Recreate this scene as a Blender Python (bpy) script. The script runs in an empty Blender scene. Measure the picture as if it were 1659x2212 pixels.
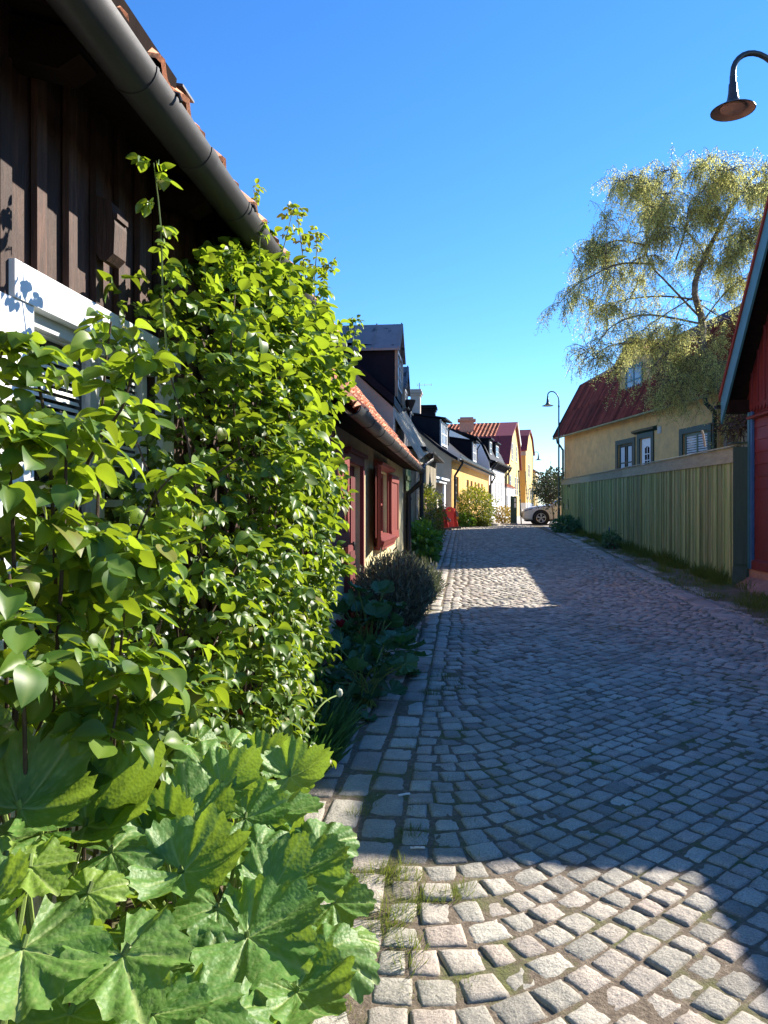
import bpy, math, random
import numpy as np
from mathutils import Vector, Matrix
R = math.radians
rng = np.random.default_rng(7)
random.seed(7)
sc = bpy.context.scene
COL = sc.collection

# ------------------------------------------------------------------ survey
# photograph measured on a 1659 x 2212 grid; at() turns a sighting and a distance into a point of the place
KPX = .463 / 750
def at(x, y, d):
    l = (x - 829.5) * KPX; u = (1098 - y) * KPX
    return np.array((d * (-.1045 + .9945 * l), d * (.9945 + .1045 * l), 1.55 + u * d))
def onx(x, y, X):
    l = (x - 829.5) * KPX
    return at(x, y, X / (-.1045 + .9945 * l))
def gz(y):                                   # height of the gently rising street
    if y < 43: return .015 * y
    return .645 + .001 * min(y - 43, 60)
gzv = np.vectorize(gz)

# ------------------------------------------------------------------ materials
MATS = {}
def nt(name):
    m = bpy.data.materials.new(name); m.use_nodes = True
    t = m.node_tree; t.nodes.clear()
    out = t.nodes.new('ShaderNodeOutputMaterial')
    return m, t, out
def ramp(t, fac, stops):
    r = t.nodes.new('ShaderNodeValToRGB')
    el = r.color_ramp.elements
    while len(el) < len(stops): el.new(.5)
    for e, (p, c) in zip(el, stops):
        e.position = p; e.color = (c[0], c[1], c[2], 1)
    t.links.new(fac, r.inputs[0]); return r.outputs[0]
def noise(t, scale=5, detail=6, rough=.6, stretch=None, src='Object'):
    tc = t.nodes.new('ShaderNodeTexCoord'); v = tc.outputs[src]
    if stretch:
        mp = t.nodes.new('ShaderNodeMapping'); mp.inputs['Scale'].default_value = stretch
        t.links.new(v, mp.inputs[0]); v = mp.outputs[0]
    n = t.nodes.new('ShaderNodeTexNoise'); n.inputs['Scale'].default_value = scale
    n.inputs['Detail'].default_value = detail; n.inputs['Roughness'].default_value = rough
    t.links.new(v, n.inputs['Vector']); return n.outputs[0]
def attr(t, name='rnd'):
    a = t.nodes.new('ShaderNodeAttribute'); a.attribute_name = name; return a.outputs['Fac']
def math_(t, op, a, b):
    n = t.nodes.new('ShaderNodeMath'); n.operation = op
    for i, v in enumerate((a, b)):
        if isinstance(v, (int, float)): n.inputs[i].default_value = v
        else: t.links.new(v, n.inputs[i])
    return n.outputs[0]
def mixc(t, fac, a, b, mode='MIX'):
    n = t.nodes.new('ShaderNodeMix'); n.data_type = 'RGBA'; n.blend_type = mode
    for key, v in ((0, fac), (6, a), (7, b)):
        if isinstance(v, (int, float)): n.inputs[key].default_value = v
        elif isinstance(v, tuple): n.inputs[key].default_value = (v[0], v[1], v[2], 1)
        else: t.links.new(v, n.inputs[key])
    return n.outputs[2]
def mul(c, f): return tuple(min(1, x * f) for x in c)
def mat(name, base, rough=.8, var=.25, scale=6, stretch=None, second=None, sec_at=(.55, .7), sec_scale=None,
        sec_stretch=None, rv=.25, bump=.2, bscale=None, metal=0, spec=.4, bdist=.01, hue=None):
    if name in MATS: return MATS[name]
    m, t, out = nt(name)
    b = t.nodes.new('ShaderNodeBsdfPrincipled')
    n1 = noise(t, scale, 8, .62, stretch)
    c = ramp(t, n1, [(.28, mul(base, 1 - var)), (.72, mul(base, 1 + var))])
    if second:
        n2 = noise(t, sec_scale or scale * .6, 9, .7, sec_stretch or stretch)
        f = ramp(t, n2, [(sec_at[0], (0, 0, 0)), (sec_at[1], (1, 1, 1))])
        c = mixc(t, f, c, second)
    if rv:
        a = attr(t); f = ramp(t, a, [(0, (1 - rv,) * 3), (1, (1 + rv,) * 3)])
        c = mixc(t, 1.0, c, f, 'MULTIPLY')
        if hue:
            f2 = ramp(t, math_(t, 'FRACT', math_(t, 'MULTIPLY', a, 7.3), 0), [(.5, (0, 0, 0)), (1, (1, 1, 1))])
            c = mixc(t, f2, c, mixc(t, 1.0, c, hue, 'MULTIPLY'))
    t.links.new(c, b.inputs['Base Color'])
    b.inputs['Roughness'].default_value = rough; b.inputs['Metallic'].default_value = metal
    b.inputs['Specular IOR Level'].default_value = spec
    if bump:
        bn = t.nodes.new('ShaderNodeBump'); bn.inputs['Strength'].default_value = bump
        bn.inputs['Distance'].default_value = bdist
        t.links.new(noise(t, bscale or scale * 4, 6, .65, stretch), bn.inputs['Height'])
        t.links.new(bn.outputs[0], b.inputs['Normal'])
    t.links.new(b.outputs[0], out.inputs[0]); MATS[name] = m; return m
def leafmat(name, dark, light, young, tr=(.3, .45, .03), trf=.4, rough=.42, vein=None, bump=0, bscale=60, spec=.4, odd=None):
    m, t, out = nt(name)
    b = t.nodes.new('ShaderNodeBsdfPrincipled')
    a = attr(t)
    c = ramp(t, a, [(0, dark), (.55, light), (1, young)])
    n1 = noise(t, 14, 4, .6)
    c = mixc(t, 1.0, c, ramp(t, n1, [(.3, (.8, .8, .8)), (.7, (1.2, 1.2, 1.2))]), 'MULTIPLY')
    if odd:                                   # a few tired, browned leaves
        f = ramp(t, math_(t, 'FRACT', math_(t, 'MULTIPLY', a, 37.7), 0), [(.93, (0, 0, 0)), (.99, (.75, .75, .75))])
        c = mixc(t, f, c, odd)
    if vein:
        va = attr(t, 'vein')
        c = mixc(t, math_(t, 'MULTIPLY', va, vein[1]), c, vein[0])
    t.links.new(c, b.inputs['Base Color']); b.inputs['Roughness'].default_value = rough
    b.inputs['Specular IOR Level'].default_value = spec
    tl = t.nodes.new('ShaderNodeBsdfTranslucent')
    tc = mixc(t, 1.0, ramp(t, a, [(0, mul(tr, .45)), (.5, mul(tr, .8)), (1, mul(tr, 1.25))]), (1, 1, 1), 'MULTIPLY')
    t.links.new(tc, tl.inputs['Color'])
    if bump:
        bn = t.nodes.new('ShaderNodeBump'); bn.inputs['Strength'].default_value = bump; bn.inputs['Distance'].default_value = .006
        vo = t.nodes.new('ShaderNodeTexVoronoi'); vo.inputs['Scale'].default_value = bscale
        tcn = t.nodes.new('ShaderNodeTexCoord'); t.links.new(tcn.outputs['Object'], vo.inputs['Vector'])
        h = math_(t, 'ADD', math_(t, 'MULTIPLY', vo.outputs['Distance'], -1.0), math_(t, 'MULTIPLY', noise(t, bscale * .8, 3), .7))
        t.links.new(h, bn.inputs['Height'])
        t.links.new(bn.outputs[0], b.inputs['Normal']); t.links.new(bn.outputs[0], tl.inputs['Normal'])
    ms = t.nodes.new('ShaderNodeMixShader'); ms.inputs[0].default_value = trf
    t.links.new(b.outputs[0], ms.inputs[1]); t.links.new(tl.outputs[0], ms.inputs[2])
    t.links.new(ms.outputs[0], out.inputs[0]); MATS[name] = m; return m

# ------------------------------------------------------------------ mesh building
def frame(ox, oy, ang, left=True, oz=0):
    s, c = math.sin(ang), math.cos(ang)
    if left: U, N = (s, c), (c, -s)          # u runs away along the street, n points at the street
    else: U, N = (s, -c), (-c, -s)           # right-hand side: u comes towards us, n points at the street
    def T(u, n, z): return (ox + u * U[0] + n * N[0], oy + u * U[1] + n * N[1], oz + z)
    return T
ID = lambda x, y, z: (x, y, z)
class MB:
    def __init__(s, T=ID): s.v = []; s.f = []; s.r = []; s.T = T; s.m = []; s.mi = 0; s.sm = []
    def put(s, pts, faces, r=None, smooth=False):
        o = len(s.v); r = random.random() if r is None else r
        s.v += [s.T(*p) for p in pts]; s.r += ([r] * len(pts) if not isinstance(r, (list, np.ndarray)) else list(r))
        for f in faces: s.f.append(tuple(i + o for i in f)); s.m.append(s.mi); s.sm.append(smooth)
        return s
    def box(s, a0, a1, b0, b1, c0, c1, r=None):
        p = [(x, y, z) for x in (a0, a1) for y in (b0, b1) for z in (c0, c1)]
        return s.put(p, [(0, 1, 3, 2), (4, 6, 7, 5), (0, 4, 5, 1), (2, 3, 7, 6), (0, 2, 6, 4), (1, 5, 7, 3)], r)
    def poly(s, pts, r=None): return s.put(pts, [tuple(range(len(pts)))], r)
    def prism(s, pts, vec, r=None):
        n = len(pts); q = [tuple(a + b for a, b in zip(p, vec)) for p in pts]
        return s.put(list(pts) + q, [tuple(range(n)), tuple(range(2 * n - 1, n - 1, -1))] +
                     [(i, (i + 1) % n, n + (i + 1) % n, n + i) for i in range(n)], r)
    def tube(s, pts, rad, seg=8, caps=True, r=None, smooth=True):
        pts = [Vector(p) for p in pts]; n = len(pts)
        if not hasattr(rad, '__len__'): rad = [rad] * n
        V = []; F = []; prev = None
        for i, p in enumerate(pts):
            d = (pts[min(i + 1, n - 1)] - pts[max(i - 1, 0)])
            d = d.normalized() if d.length > 1e-9 else Vector((0, 0, 1))
            if prev is None:
                a = d.orthogonal().normalized()
            else:
                a = prev - d * prev.dot(d)
                a = a.normalized() if a.length > 1e-6 else d.orthogonal().normalized()
            prev = a; b = d.cross(a)
            for k in range(seg):
                t = 2 * math.pi * k / seg
                V.append(tuple(p + (a * math.cos(t) + b * math.sin(t)) * rad[i]))
        for i in range(n - 1):
            for k in range(seg):
                k2 = (k + 1) % seg
                F.append((i * seg + k, i * seg + k2, (i + 1) * seg + k2, (i + 1) * seg + k))
        if caps: F += [tuple(range(seg))[::-1], tuple(range((n - 1) * seg, n * seg))]
        return s.put(V, F, r, smooth)
    def lathe(s, c, prof, seg=20, axis='z', r=None):
        V = []; F = []
        for (rad, h) in prof:
            for k in range(seg):
                t = 2 * math.pi * k / seg; x, y = rad * math.cos(t), rad * math.sin(t)
                V.append({'z': (c[0] + x, c[1] + y, c[2] + h), 'y': (c[0] + x, c[1] + h, c[2] + y), 'x': (c[0] + h, c[1] + x, c[2] + y)}[axis])
        for i in range(len(prof) - 1):
            for k in range(seg):
                k2 = (k + 1) % seg; F.append((i * seg + k, i * seg + k2, (i + 1) * seg + k2, (i + 1) * seg + k))
        return s.put(V, F, r, True)
    def halfpipe(s, p0, p1, rad, seg=10, thick=.008):            # a gutter between two points (in T space), open upwards
        p0, p1 = Vector(p0), Vector(p1); d = (p1 - p0).normalized(); side = Vector((-d.y, d.x, 0)).normalized()
        V = []; F = []
        for rr in (rad, rad - thick):
            for p in (p0, p1):
                for k in range(seg + 1):
                    t = math.pi * k / seg
                    V.append(tuple(p + side * math.cos(t) * rr - Vector((0, 0, 1)) * math.sin(t) * rr))
        n = seg + 1
        for k in range(seg):
            F.append((k, k + 1, n + k + 1, n + k)); F.append((2 * n + k, 3 * n + k, 3 * n + k + 1, 2 * n + k + 1))
            F.append((k, 2 * n + k, 2 * n + k + 1, k + 1)); F.append((n + k, n + k + 1, 3 * n + k + 1, 3 * n + k))
        F.append((0, n, 3 * n, 2 * n)); F.append((seg, 2 * n + seg, 3 * n + seg, n + seg))
        return s.put(V, F, .5, True)
    def wall(s, u0, u1, z0, z1, holes, n=0, depth=.12, zt=None):
        """front sheet of a facade with reveals round every opening; zt(u) gives a sloping top"""
        us = sorted({u0, u1} | {h[0] for h in holes} | {h[1] for h in holes})
        zs = sorted({z0, z1} | {h[2] for h in holes} | {h[3] for h in holes})
        for a, b in zip(us, us[1:]):
            for c, d in zip(zs, zs[1:]):
                mu, mz = (a + b) / 2, (c + d) / 2
                if any(h[0] < mu < h[1] and h[2] < mz < h[3] for h in holes): continue
                t0, t1 = d, d
                if zt and d == z1: t0, t1 = zt(a), zt(b)
                s.poly([(a, n, c), (b, n, c), (b, n, t1), (a, n, t0)], .5)
        for (a, b, c, d) in [h[:4] for h in holes]:
            m = n - depth
            for q in ([(a, n, c), (a, n, d), (a, m, d), (a, m, c)], [(b, n, c), (b, m, c), (b, m, d), (b, n, d)],
                      [(a, n, d), (b, n, d), (b, m, d), (a, m, d)], [(a, n, c), (a, m, c), (b, m, c), (b, n, c)]): s.poly(q, .5)
        return s
    def sheet(s, P, U, S, lu, ls, N, pu=.22, ps=.36, amp=.03, seg=6, lift=.03, jit=.006):
        """a slope of pantiles: P eave corner, U along the eave, S up the slope, N out of the roof"""
        P, U, S, N = (np.array(a, float) for a in (P, U, S, N))
        nu = max(2, int(round(lu / pu * seg))); nc = max(1, int(round(ls / ps))); ps = ls / nc
        uu = np.linspace(0, lu, nu + 1); ph = (uu / pu) % 1
        wv = amp * (np.sin(2 * np.pi * ph) * .6 + np.where(ph < .5, np.sin(2 * np.pi * ph), 0) * .5)
        col = (uu / pu).astype(int)
        for c in range(nc):
            jr = rng.random(col.max() + 2)
            j = (jr[col] - .5) * jit * 2; dj = (rng.random(col.max() + 2)[col] - .5) * .02
            rows = [(c * ps + dj, lift + wv + j - .018), (c * ps + dj, lift + wv + j), (c * ps + ps * .5, lift * .55 + wv + j), ((c + 1) * ps + .03, wv + j * .5 - .002)]
            V = []
            for (sv, h) in rows:
                sv = np.broadcast_to(sv, uu.shape)
                V.append(P + uu[:, None] * U + sv[:, None] * S + h[:, None] * N)
            V = np.concatenate(V); n = nu + 1
            F = [(r_ * n + i, r_ * n + i + 1, (r_ + 1) * n + i + 1, (r_ + 1) * n + i) for r_ in range(3) for i in range(nu)]
            s.put([tuple(p) for p in V], F, list(np.tile(jr[col], 4)), True)
        return s
    def build(s, name, mats, parent=None, smooth_angle=40, **props):
        me = bpy.data.meshes.new(name)
        root = parent
        while root is not None and root.parent is not None: root = root.parent
        off = np.array(root.location) if root is not None else np.zeros(3)
        V = np.array(s.v, dtype=float).reshape(-1, 3) - off
        me.from_pydata([tuple(p) for p in V], [], s.f)
        for m in (mats if isinstance(mats, (list, tuple)) else [mats]): me.materials.append(m)
        me.polygons.foreach_set('material_index', s.m)
        me.polygons.foreach_set('use_smooth', s.sm)
        a = me.attributes.new('rnd', 'FLOAT', 'POINT'); a.data.foreach_set('value', np.array(s.r, dtype=np.float32))
        me.update()
        if any(s.sm): me.set_sharp_from_angle(angle=R(smooth_angle))
        return link(name, me, parent, props)
def link(name, me, parent=None, props={}):
    o = bpy.data.objects.new(name, me); COL.objects.link(o)
    if parent is not None: o.parent = parent
    for k, v in props.items(): o[k] = v
    return o
def np_mesh(name, V, F, m, parent=None, rnd=None, vein=None, smooth=True, **props):
    root = parent
    while root is not None and root.parent is not None: root = root.parent
    V = np.asarray(V, float)
    if root is not None: V = V - np.array(root.location)
    F = np.asarray(F, np.int32); k = F.shape[1]
    me = bpy.data.meshes.new(name)
    me.vertices.add(len(V)); me.vertices.foreach_set('co', V.astype(np.float32).ravel())
    me.loops.add(F.size); me.loops.foreach_set('vertex_index', F.ravel())
    me.polygons.add(len(F)); me.polygons.foreach_set('loop_start', np.arange(0, F.size, k, dtype=np.int32))
    me.polygons.foreach_set('use_smooth', np.full(len(F), smooth))
    me.materials.append(m)
    if rnd is not None: me.attributes.new('rnd', 'FLOAT', 'POINT').data.foreach_set('value', np.asarray(rnd, np.float32))
    if vein is not None: me.attributes.new('vein', 'FLOAT', 'POINT').data.foreach_set('value', np.asarray(vein, np.float32))
    me.update(calc_edges=True); me.validate()
    return link(name, me, parent, props)
def thing(name, label, cat, loc=(0, 0, 0), group=None):
    o = bpy.data.objects.new(name, None); COL.objects.link(o); o.location = loc; o.empty_display_size = .2
    o['label'] = label; o['category'] = cat
    if group: o['group'] = group
    return o
def tag(o, label, cat, group=None):
    o['label'] = label; o['category'] = cat
    if group: o['group'] = group
    return o
def structure(o): o['kind'] = 'structure'; return o
def stuff(o): o['kind'] = 'stuff'; return o
def unit(a): a = np.asarray(a, float); return a / (np.linalg.norm(a, axis=-1, keepdims=True) + 1e-12)
def scatter(tV, tF, P, X, Y, Z, S):
    """many copies of a template as one array: P positions, XYZ axes, S sizes"""
    P, X, Y, Z, S = (np.asarray(a, float) for a in (P, X, Y, Z, S)); n = len(P); k = len(tV)
    V = P[:, None, :] + S[:, None, None] * (tV[None, :, 0, None] * X[:, None, :] + tV[None, :, 1, None] * Y[:, None, :] + tV[None, :, 2, None] * Z[:, None, :])
    F = tF[None] + (np.arange(n) * k)[:, None, None]
    return V.reshape(-1, 3), F.reshape(-1, tF.shape[1])
def axes_from(tip, nrm):
    Y = unit(tip); Zn = np.asarray(nrm, float); Zn = unit(Zn - (Zn * Y).sum(-1, keepdims=True) * Y); X = np.cross(Y, Zn); return X, Y, Zn

# ------------------------------------------------------------------ the palette
M = {}
M['darkwood'] = mat('tarred_boards', (.05, .025, .018), .62, .45, 9, (5, 5, .45), second=(.14, .065, .04), sec_at=(.5, .78), sec_scale=7, rv=.35, bump=.55, bscale=30, bdist=.012, spec=.3)
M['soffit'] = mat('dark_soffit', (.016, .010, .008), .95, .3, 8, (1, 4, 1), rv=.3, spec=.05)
M['gutter'] = mat('weathered_gutter', (.03, .03, .031), .5, .3, 3, second=(.085, .08, .072), sec_at=(.6, .8), sec_scale=7, sec_stretch=(1, .35, 1), rv=.15, bump=.08, bscale=20, metal=.1, spec=.45)
M['black'] = mat('black_metal', (.012, .013, .015), .45, .3, 9, rv=.2, bump=.1, metal=.2, spec=.5)
M['tile'] = mat('clay_tiles', (.62, .28, .15), .85, .2, 14, second=(.28, .13, .08), sec_at=(.62, .82), sec_scale=22, rv=.42, bump=.35, bscale=70, hue=(1.05, .85, .8))
M['tile2'] = mat('bright_tiles', (.45, .135, .06), .8, .2, 4, rv=.3, bump=.2, second=(.2, .06, .04), sec_at=(.62, .8))
M['red_roof'] = mat('red_sheet', (.20, .028, .026), .55, .2, 3, rv=.15, bump=.08, second=(.12, .02, .02), sec_at=(.55, .8))
M['maroon_roof'] = mat('maroon_sheet', (.19, .042, .03), .8, .3, 3, second=(.10, .04, .03), sec_at=(.5, .72), rv=.4, bump=.15, spec=.12)
M['navy'] = mat('black_sheet', (.006, .007, .013), .6, .3, 3, rv=.2, bump=.12, second=(.018, .02, .026), sec_at=(.62, .84), spec=.08)
M['worn_navy'] = mat('worn_black_sheet', (.17, .18, .185), .5, .15, 5, second=(.02, .022, .026), sec_at=(.56, .62), sec_scale=3.2, sec_stretch=(1, 1, .6), rv=.1, bump=.15)
M['white'] = mat('white_paint', (.74, .76, .78), .55, .06, 9, second=(.5, .5, .49), sec_at=(.66, .76), sec_scale=14, sec_stretch=(3, 3, .6), rv=.06, bump=.18, bscale=60, bdist=.004)
M['palewood'] = mat('pale_grey_paint', (.42, .44, .43), .6, .1, 8, rv=.12, bump=.15)
M['glass'] = mat('dark_glass', (.012, .014, .016), .04, .1, 3, rv=0, bump=0, spec=.7)
M['glasspale'] = mat('reflecting_glass', (.2, .25, .3), .08, .2, 2, rv=0, bump=0, spec=.7)
M['blind'] = mat('blind_slats', (.62, .63, .62), .5, .05, 5, rv=.08, bump=0)
M['curtain'] = mat('pale_curtain', (.5, .56, .6), .9, .12, 3, (6, 6, .3), rv=.1, bump=.2)
M['cream'] = mat('cream_plaster', (.60, .52, .29), .92, .16, 3, second=(.44, .36, .2), sec_at=(.52, .72), sec_scale=4, sec_stretch=(2, 2, .5), rv=0, bump=.7, bscale=26, bdist=.02)
M['redwood'] = mat('falu_red_paint', (.13, .022, .022), .6, .22, 8, (4, 4, .5), second=(.1, .02, .02), sec_at=(.58, .8), rv=.18, bump=.3, bscale=30)
M['shutter'] = mat('shutter_red', (.19, .028, .018), .55, .2, 8, (4, 4, .5), second=(.14, .02, .02), sec_at=(.58, .8), rv=.12, bump=.25, bscale=30)
M['ochre'] = mat('ochre_plaster', (.62, .36, .095), .92, .14, 1.2, second=(.6, .42, .2), sec_at=(.5, .75), sec_scale=1.6, sec_stretch=(1.5, 1.5, .6), rv=0, bump=.35, bscale=20)
M['yellow'] = mat('yellow_plaster', (.67, .49, .17), .92, .08, 1.4, rv=0, bump=.2, bscale=14)
M['orange'] = mat('shaded_yellow_plaster', (.62, .34, .08), .92, .1, 1.2, rv=0, bump=.2, bscale=14)  # yellow plaster with the shade put into the colour
M['tan'] = mat('tan_plaster', (.62, .41, .175), .95, .18, 1.8, second=(.47, .33, .17), sec_at=(.48, .7), sec_scale=2.6, rv=0, bump=.9, bscale=16, bdist=.03)
M['limewash'] = mat('white_limewash', (.80, .79, .76), .92, .05, 2, rv=0, bump=.25, bscale=14)
M['grey_plaster'] = mat('grey_plaster', (.40, .35, .3), .95, .14, 2.4, second=(.36, .32, .28), sec_at=(.5, .72), rv=0, bump=.5, bscale=14)
M['beige'] = mat('beige_plaster', (.42, .34, .25), .95, .1, 2, rv=0, bump=.3, bscale=14)
M['rough_stone'] = mat('rough_render', (.34, .28, .19), .95, .2, 2.2, second=(.2, .16, .11), sec_at=(.5, .7), sec_scale=3, rv=.1, bump=1, bscale=12, bdist=.04)
M['pinkstone'] = mat('pink_plinth', (.3, .19, .15), .95, .2, 4, rv=.1, bump=.6, bscale=20, second=(.2, .14, .11))
M['weathered'] = mat('weathered_boards', (.34, .30, .22), .85, .28, 7, (4, 4, .35), second=(.1, .085, .06), sec_at=(.55, .78), sec_scale=8, rv=.3, bump=.45, bscale=26)
M['corrug'] = mat('pale_corrugated', (.38, .35, .27), .7, .25, 3, (1, 1, 1), second=(.16, .14, .1), sec_at=(.55, .8), rv=.15, bump=.15)
M['greenboard'] = mat('green_boards', (.20, .29, .105), .78, .28, 6, (4, 4, .3), second=(.44, .42, .22), sec_at=(.5, .68), sec_scale=4, sec_stretch=(5, 5, .2), rv=.42, bump=.45, bscale=26)
M['greenrail'] = mat('grey_green_boards', (.24, .26, .16), .78, .25, 5, (.6, .6, 4), second=(.27, .27, .19), sec_at=(.5, .75), rv=.2, bump=.4)
M['greendark'] = mat('dark_green_boards', (.055, .095, .065), .7, .2, 6, (4, 4, .3), rv=.15, bump=.3)
M['greenframe'] = mat('bottle_green_paint', (.012, .05, .042), .5, .2, 6, rv=.15, bump=.15)
M['teal'] = mat('blue_grey_paint', (.035, .155, .2), .55, .15, 5, second=(.03, .11, .15), sec_at=(.55, .8), sec_stretch=(2, 2, .5), rv=.08, bump=.2)
M['blue'] = mat('deep_blue_paint', (.03, .11, .24), .55, .15, 5, rv=.08, bump=.15)
M['brick'] = mat('chimney_brick', (.42, .2, .14), .9, .2, 5, rv=.1, bump=.4)
M['iron'] = mat('lamp_iron', (.035, .045, .05), .35, .2, 8, rv=.1, bump=.08, metal=.4, spec=.5)
M['poleg'] = mat('lamp_green', (.03, .06, .055), .45, .2, 8, rv=.1, bump=.08, metal=.2)
M['lampin'] = mat('lamp_underside', (.2, .175, .17), .5, .12, 12, rv=0, bump=0)
M['lens'] = mat('lamp_lens', (.27, .235, .23), .25, .1, 12, rv=0, bump=0)
M['bark'] = mat('brown_stems', (.085, .055, .035), .8, .3, 30, rv=.3, bump=.3)
M['greenstem'] = mat('green_stems', (.15, .21, .05), .6, .25, 20, rv=.35, bump=.1)
M['birchbark'] = mat('birch_bark', (.2, .17, .14), .85, .25, 5, (1, 1, 3), second=(.05, .042, .035), sec_at=(.46, .62), sec_scale=5, sec_stretch=(1, 1, 2.2), rv=.1, bump=.6, bscale=14)
M['twig'] = mat('birch_twigs', (.06, .045, .032), .8, .3, 9, rv=.3, bump=0)
M['barrier'] = mat('red_plastic', (.62, .035, .02), .4, .08, 4, rv=.05, bump=.05, spec=.5)
M['stickyel'] = mat('yellow_sticker', (.75, .3, .02), .5, .05, 4, rv=0, bump=0)
M['signback'] = mat('sign_back', (.2, .17, .14), .5, .15, 4, rv=.1, bump=.05, metal=.3)
M['rubber'] = mat('black_rubber', (.016, .016, .017), .8, .2, 9, rv=.1, bump=.2)
M['carpaint'] = mat('silver_white_paint', (.62, .62, .6), .18, .02, 2, rv=0, bump=0, spec=.6)
M['alloy'] = mat('alloy_rim', (.62, .62, .64), .3, .05, 6, rv=0, bump=0, metal=.6)
M['headlight'] = mat('headlight_lens', (.25, .26, .27), .1, .2, 9, rv=0, bump=0, spec=.8)
M['paper'] = mat('paper_notice', (.7, .68, .66), .8, .1, 20, rv=.1, bump=0, second=(.5, .3, .3), sec_at=(.6, .62), sec_scale=30)
M['stonestep'] = mat('step_stone', (.42, .39, .34), .9, .15, 6, rv=.1, bump=.4)
M['bluemark'] = mat('blue_spray', (.05, .16, .5), .7, .1, 9, rv=0, bump=0)
M['graffito'] = mat('pale_spray', (.45, .45, .36), .7, .1, 9, rv=0, bump=0)
M['darkspray'] = mat('dark_spray', (.02, .04, .03), .7, .1, 9, rv=0, bump=0)
M['petal'] = mat('red_petal', (.2, .006, .012), .5, .2, 9, rv=.3, bump=0)
M['bud'] = mat('pale_bud', (.5, .52, .4), .6, .1, 9, rv=0, bump=0)
M['stone'] = None
def stone_mat():
    m, t, out = nt('granite_setts')
    b = t.nodes.new('ShaderNodeBsdfPrincipled'); a = attr(t)
    c = ramp(t, a, [(0, (.27, .25, .215)), (.2, (.40, .375, .315)), (.45, (.47, .44, .37)), (.65, (.48, .40, .335)), (.82, (.56, .53, .445)), (1, (.36, .305, .26))])
    sp = ramp(t, noise(t, 130, 4, .7), [(.34, (.6, .6, .6)), (.52, (1.0, 1.0, 1.0)), (.7, (1.28, 1.26, 1.22))])
    c = mixc(t, 1.0, c, sp, 'MULTIPLY')
    c = mixc(t, 1.0, c, ramp(t, noise(t, 9, 5, .6), [(.3, (.82, .82, .82)), (.7, (1.12, 1.1, 1.08))]), 'MULTIPLY')
    st = ramp(t, noise(t, 1.6, 8, .7), [(.48, (0, 0, 0)), (.72, (.6, .6, .6))])
    c = mixc(t, st, c, (.2, .18, .14))
    e = attr(t, 'vein')
    c = mixc(t, math_(t, 'MULTIPLY', e, .3), c, (.2, .17, .12))
    t.links.new(c, b.inputs['Base Color']); b.inputs['Roughness'].default_value = .78; b.inputs['Specular IOR Level'].default_value = .35
    bn = t.nodes.new('ShaderNodeBump'); bn.inputs['Strength'].default_value = .75; bn.inputs['Distance'].default_value = .012
    h = math_(t, 'ADD', noise(t, 60, 7, .72), math_(t, 'MULTIPLY', noise(t, 22, 4, .6), 1.2))
    t.links.new(h, bn.inputs['Height']); t.links.new(bn.outputs[0], b.inputs['Normal'])
    t.links.new(b.outputs[0], out.inputs[0]); return m
M['stone'] = stone_mat()
def ground_mat():
    m, t, out = nt('joint_soil')
    b = t.nodes.new('ShaderNodeBsdfPrincipled')
    c = ramp(t, noise(t, 35, 8, .7), [(.3, (.09, .066, .045)), (.55, (.19, .145, .10)), (.75, (.33, .27, .2))])
    f = ramp(t, noise(t, 3.2, 6, .65), [(.5, (0, 0, 0)), (.62, (1, 1, 1))])
    c = mixc(t, math_(t, 'MULTIPLY', f, .75), c, ramp(t, noise(t, 50, 5, .7), [(.3, (.05, .07, .015)), (.7, (.16, .18, .03))]))
    t.links.new(c, b.inputs['Base Color']); b.inputs['Roughness'].default_value = .95
    bn = t.nodes.new('ShaderNodeBump'); bn.inputs['Strength'].default_value = .8; bn.inputs['Distance'].default_value = .015
    t.links.new(noise(t, 70, 6, .7), bn.inputs['Height']); t.links.new(bn.outputs[0], b.inputs['Normal'])
    t.links.new(b.outputs[0], out.inputs[0]); return m
M['soil'] = ground_mat()
M['paving'] = mat('worn_paving', (.38, .35, .31), .9, .2, 5, second=(.22, .19, .16), sec_at=(.55, .75), rv=.1, bump=.5, bscale=18)
M['roseleaf'] = leafmat('rose_leaves', (.03, .075, .014), (.065, .15, .022), (.15, .235, .03), tr=(.40, .54, .025), trf=.38, rough=.42, vein=((.2, .28, .06), .5), odd=(.24, .17, .05), spec=.35)
M['mallow'] = leafmat('mallow_leaves', (.05, .135, .026), (.12, .25, .052), (.24, .35, .045), tr=(.42, .62, .05), trf=.36, rough=.5, vein=((.42, .5, .18), .9), bump=.2, bscale=120)
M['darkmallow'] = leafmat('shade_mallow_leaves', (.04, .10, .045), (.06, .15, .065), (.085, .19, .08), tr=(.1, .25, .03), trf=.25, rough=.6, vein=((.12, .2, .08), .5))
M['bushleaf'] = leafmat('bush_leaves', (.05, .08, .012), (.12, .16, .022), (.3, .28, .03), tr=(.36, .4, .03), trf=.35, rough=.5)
M['goldleaf'] = leafmat('golden_bush_leaves', (.12, .1, .015), (.25, .2, .03), (.4, .28, .05), tr=(.5, .35, .05), trf=.35, rough=.5)
M['lowleaf'] = leafmat('low_plant_leaves', (.04, .12, .018), (.08, .2, .03), (.14, .28, .04), tr=(.25, .45, .03), trf=.35, rough=.4)
M['birchleaf'] = leafmat('birch_leaves', (.26, .27, .07), (.40, .40, .12), (.52, .49, .17), tr=(.92, .92, .3), trf=.58, rough=.45)
M['darktree'] = leafmat('dark_tree_leaves', (.012, .02, .012), (.02, .034, .018), (.04, .055, .025), tr=(.06, .09, .03), trf=.25, rough=.5)
M['lavender'] = leafmat('lavender_leaves', (.08, .095, .065), (.16, .18, .12), (.25, .26, .17), tr=(.12, .15, .07), trf=.2, rough=.8)
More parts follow.
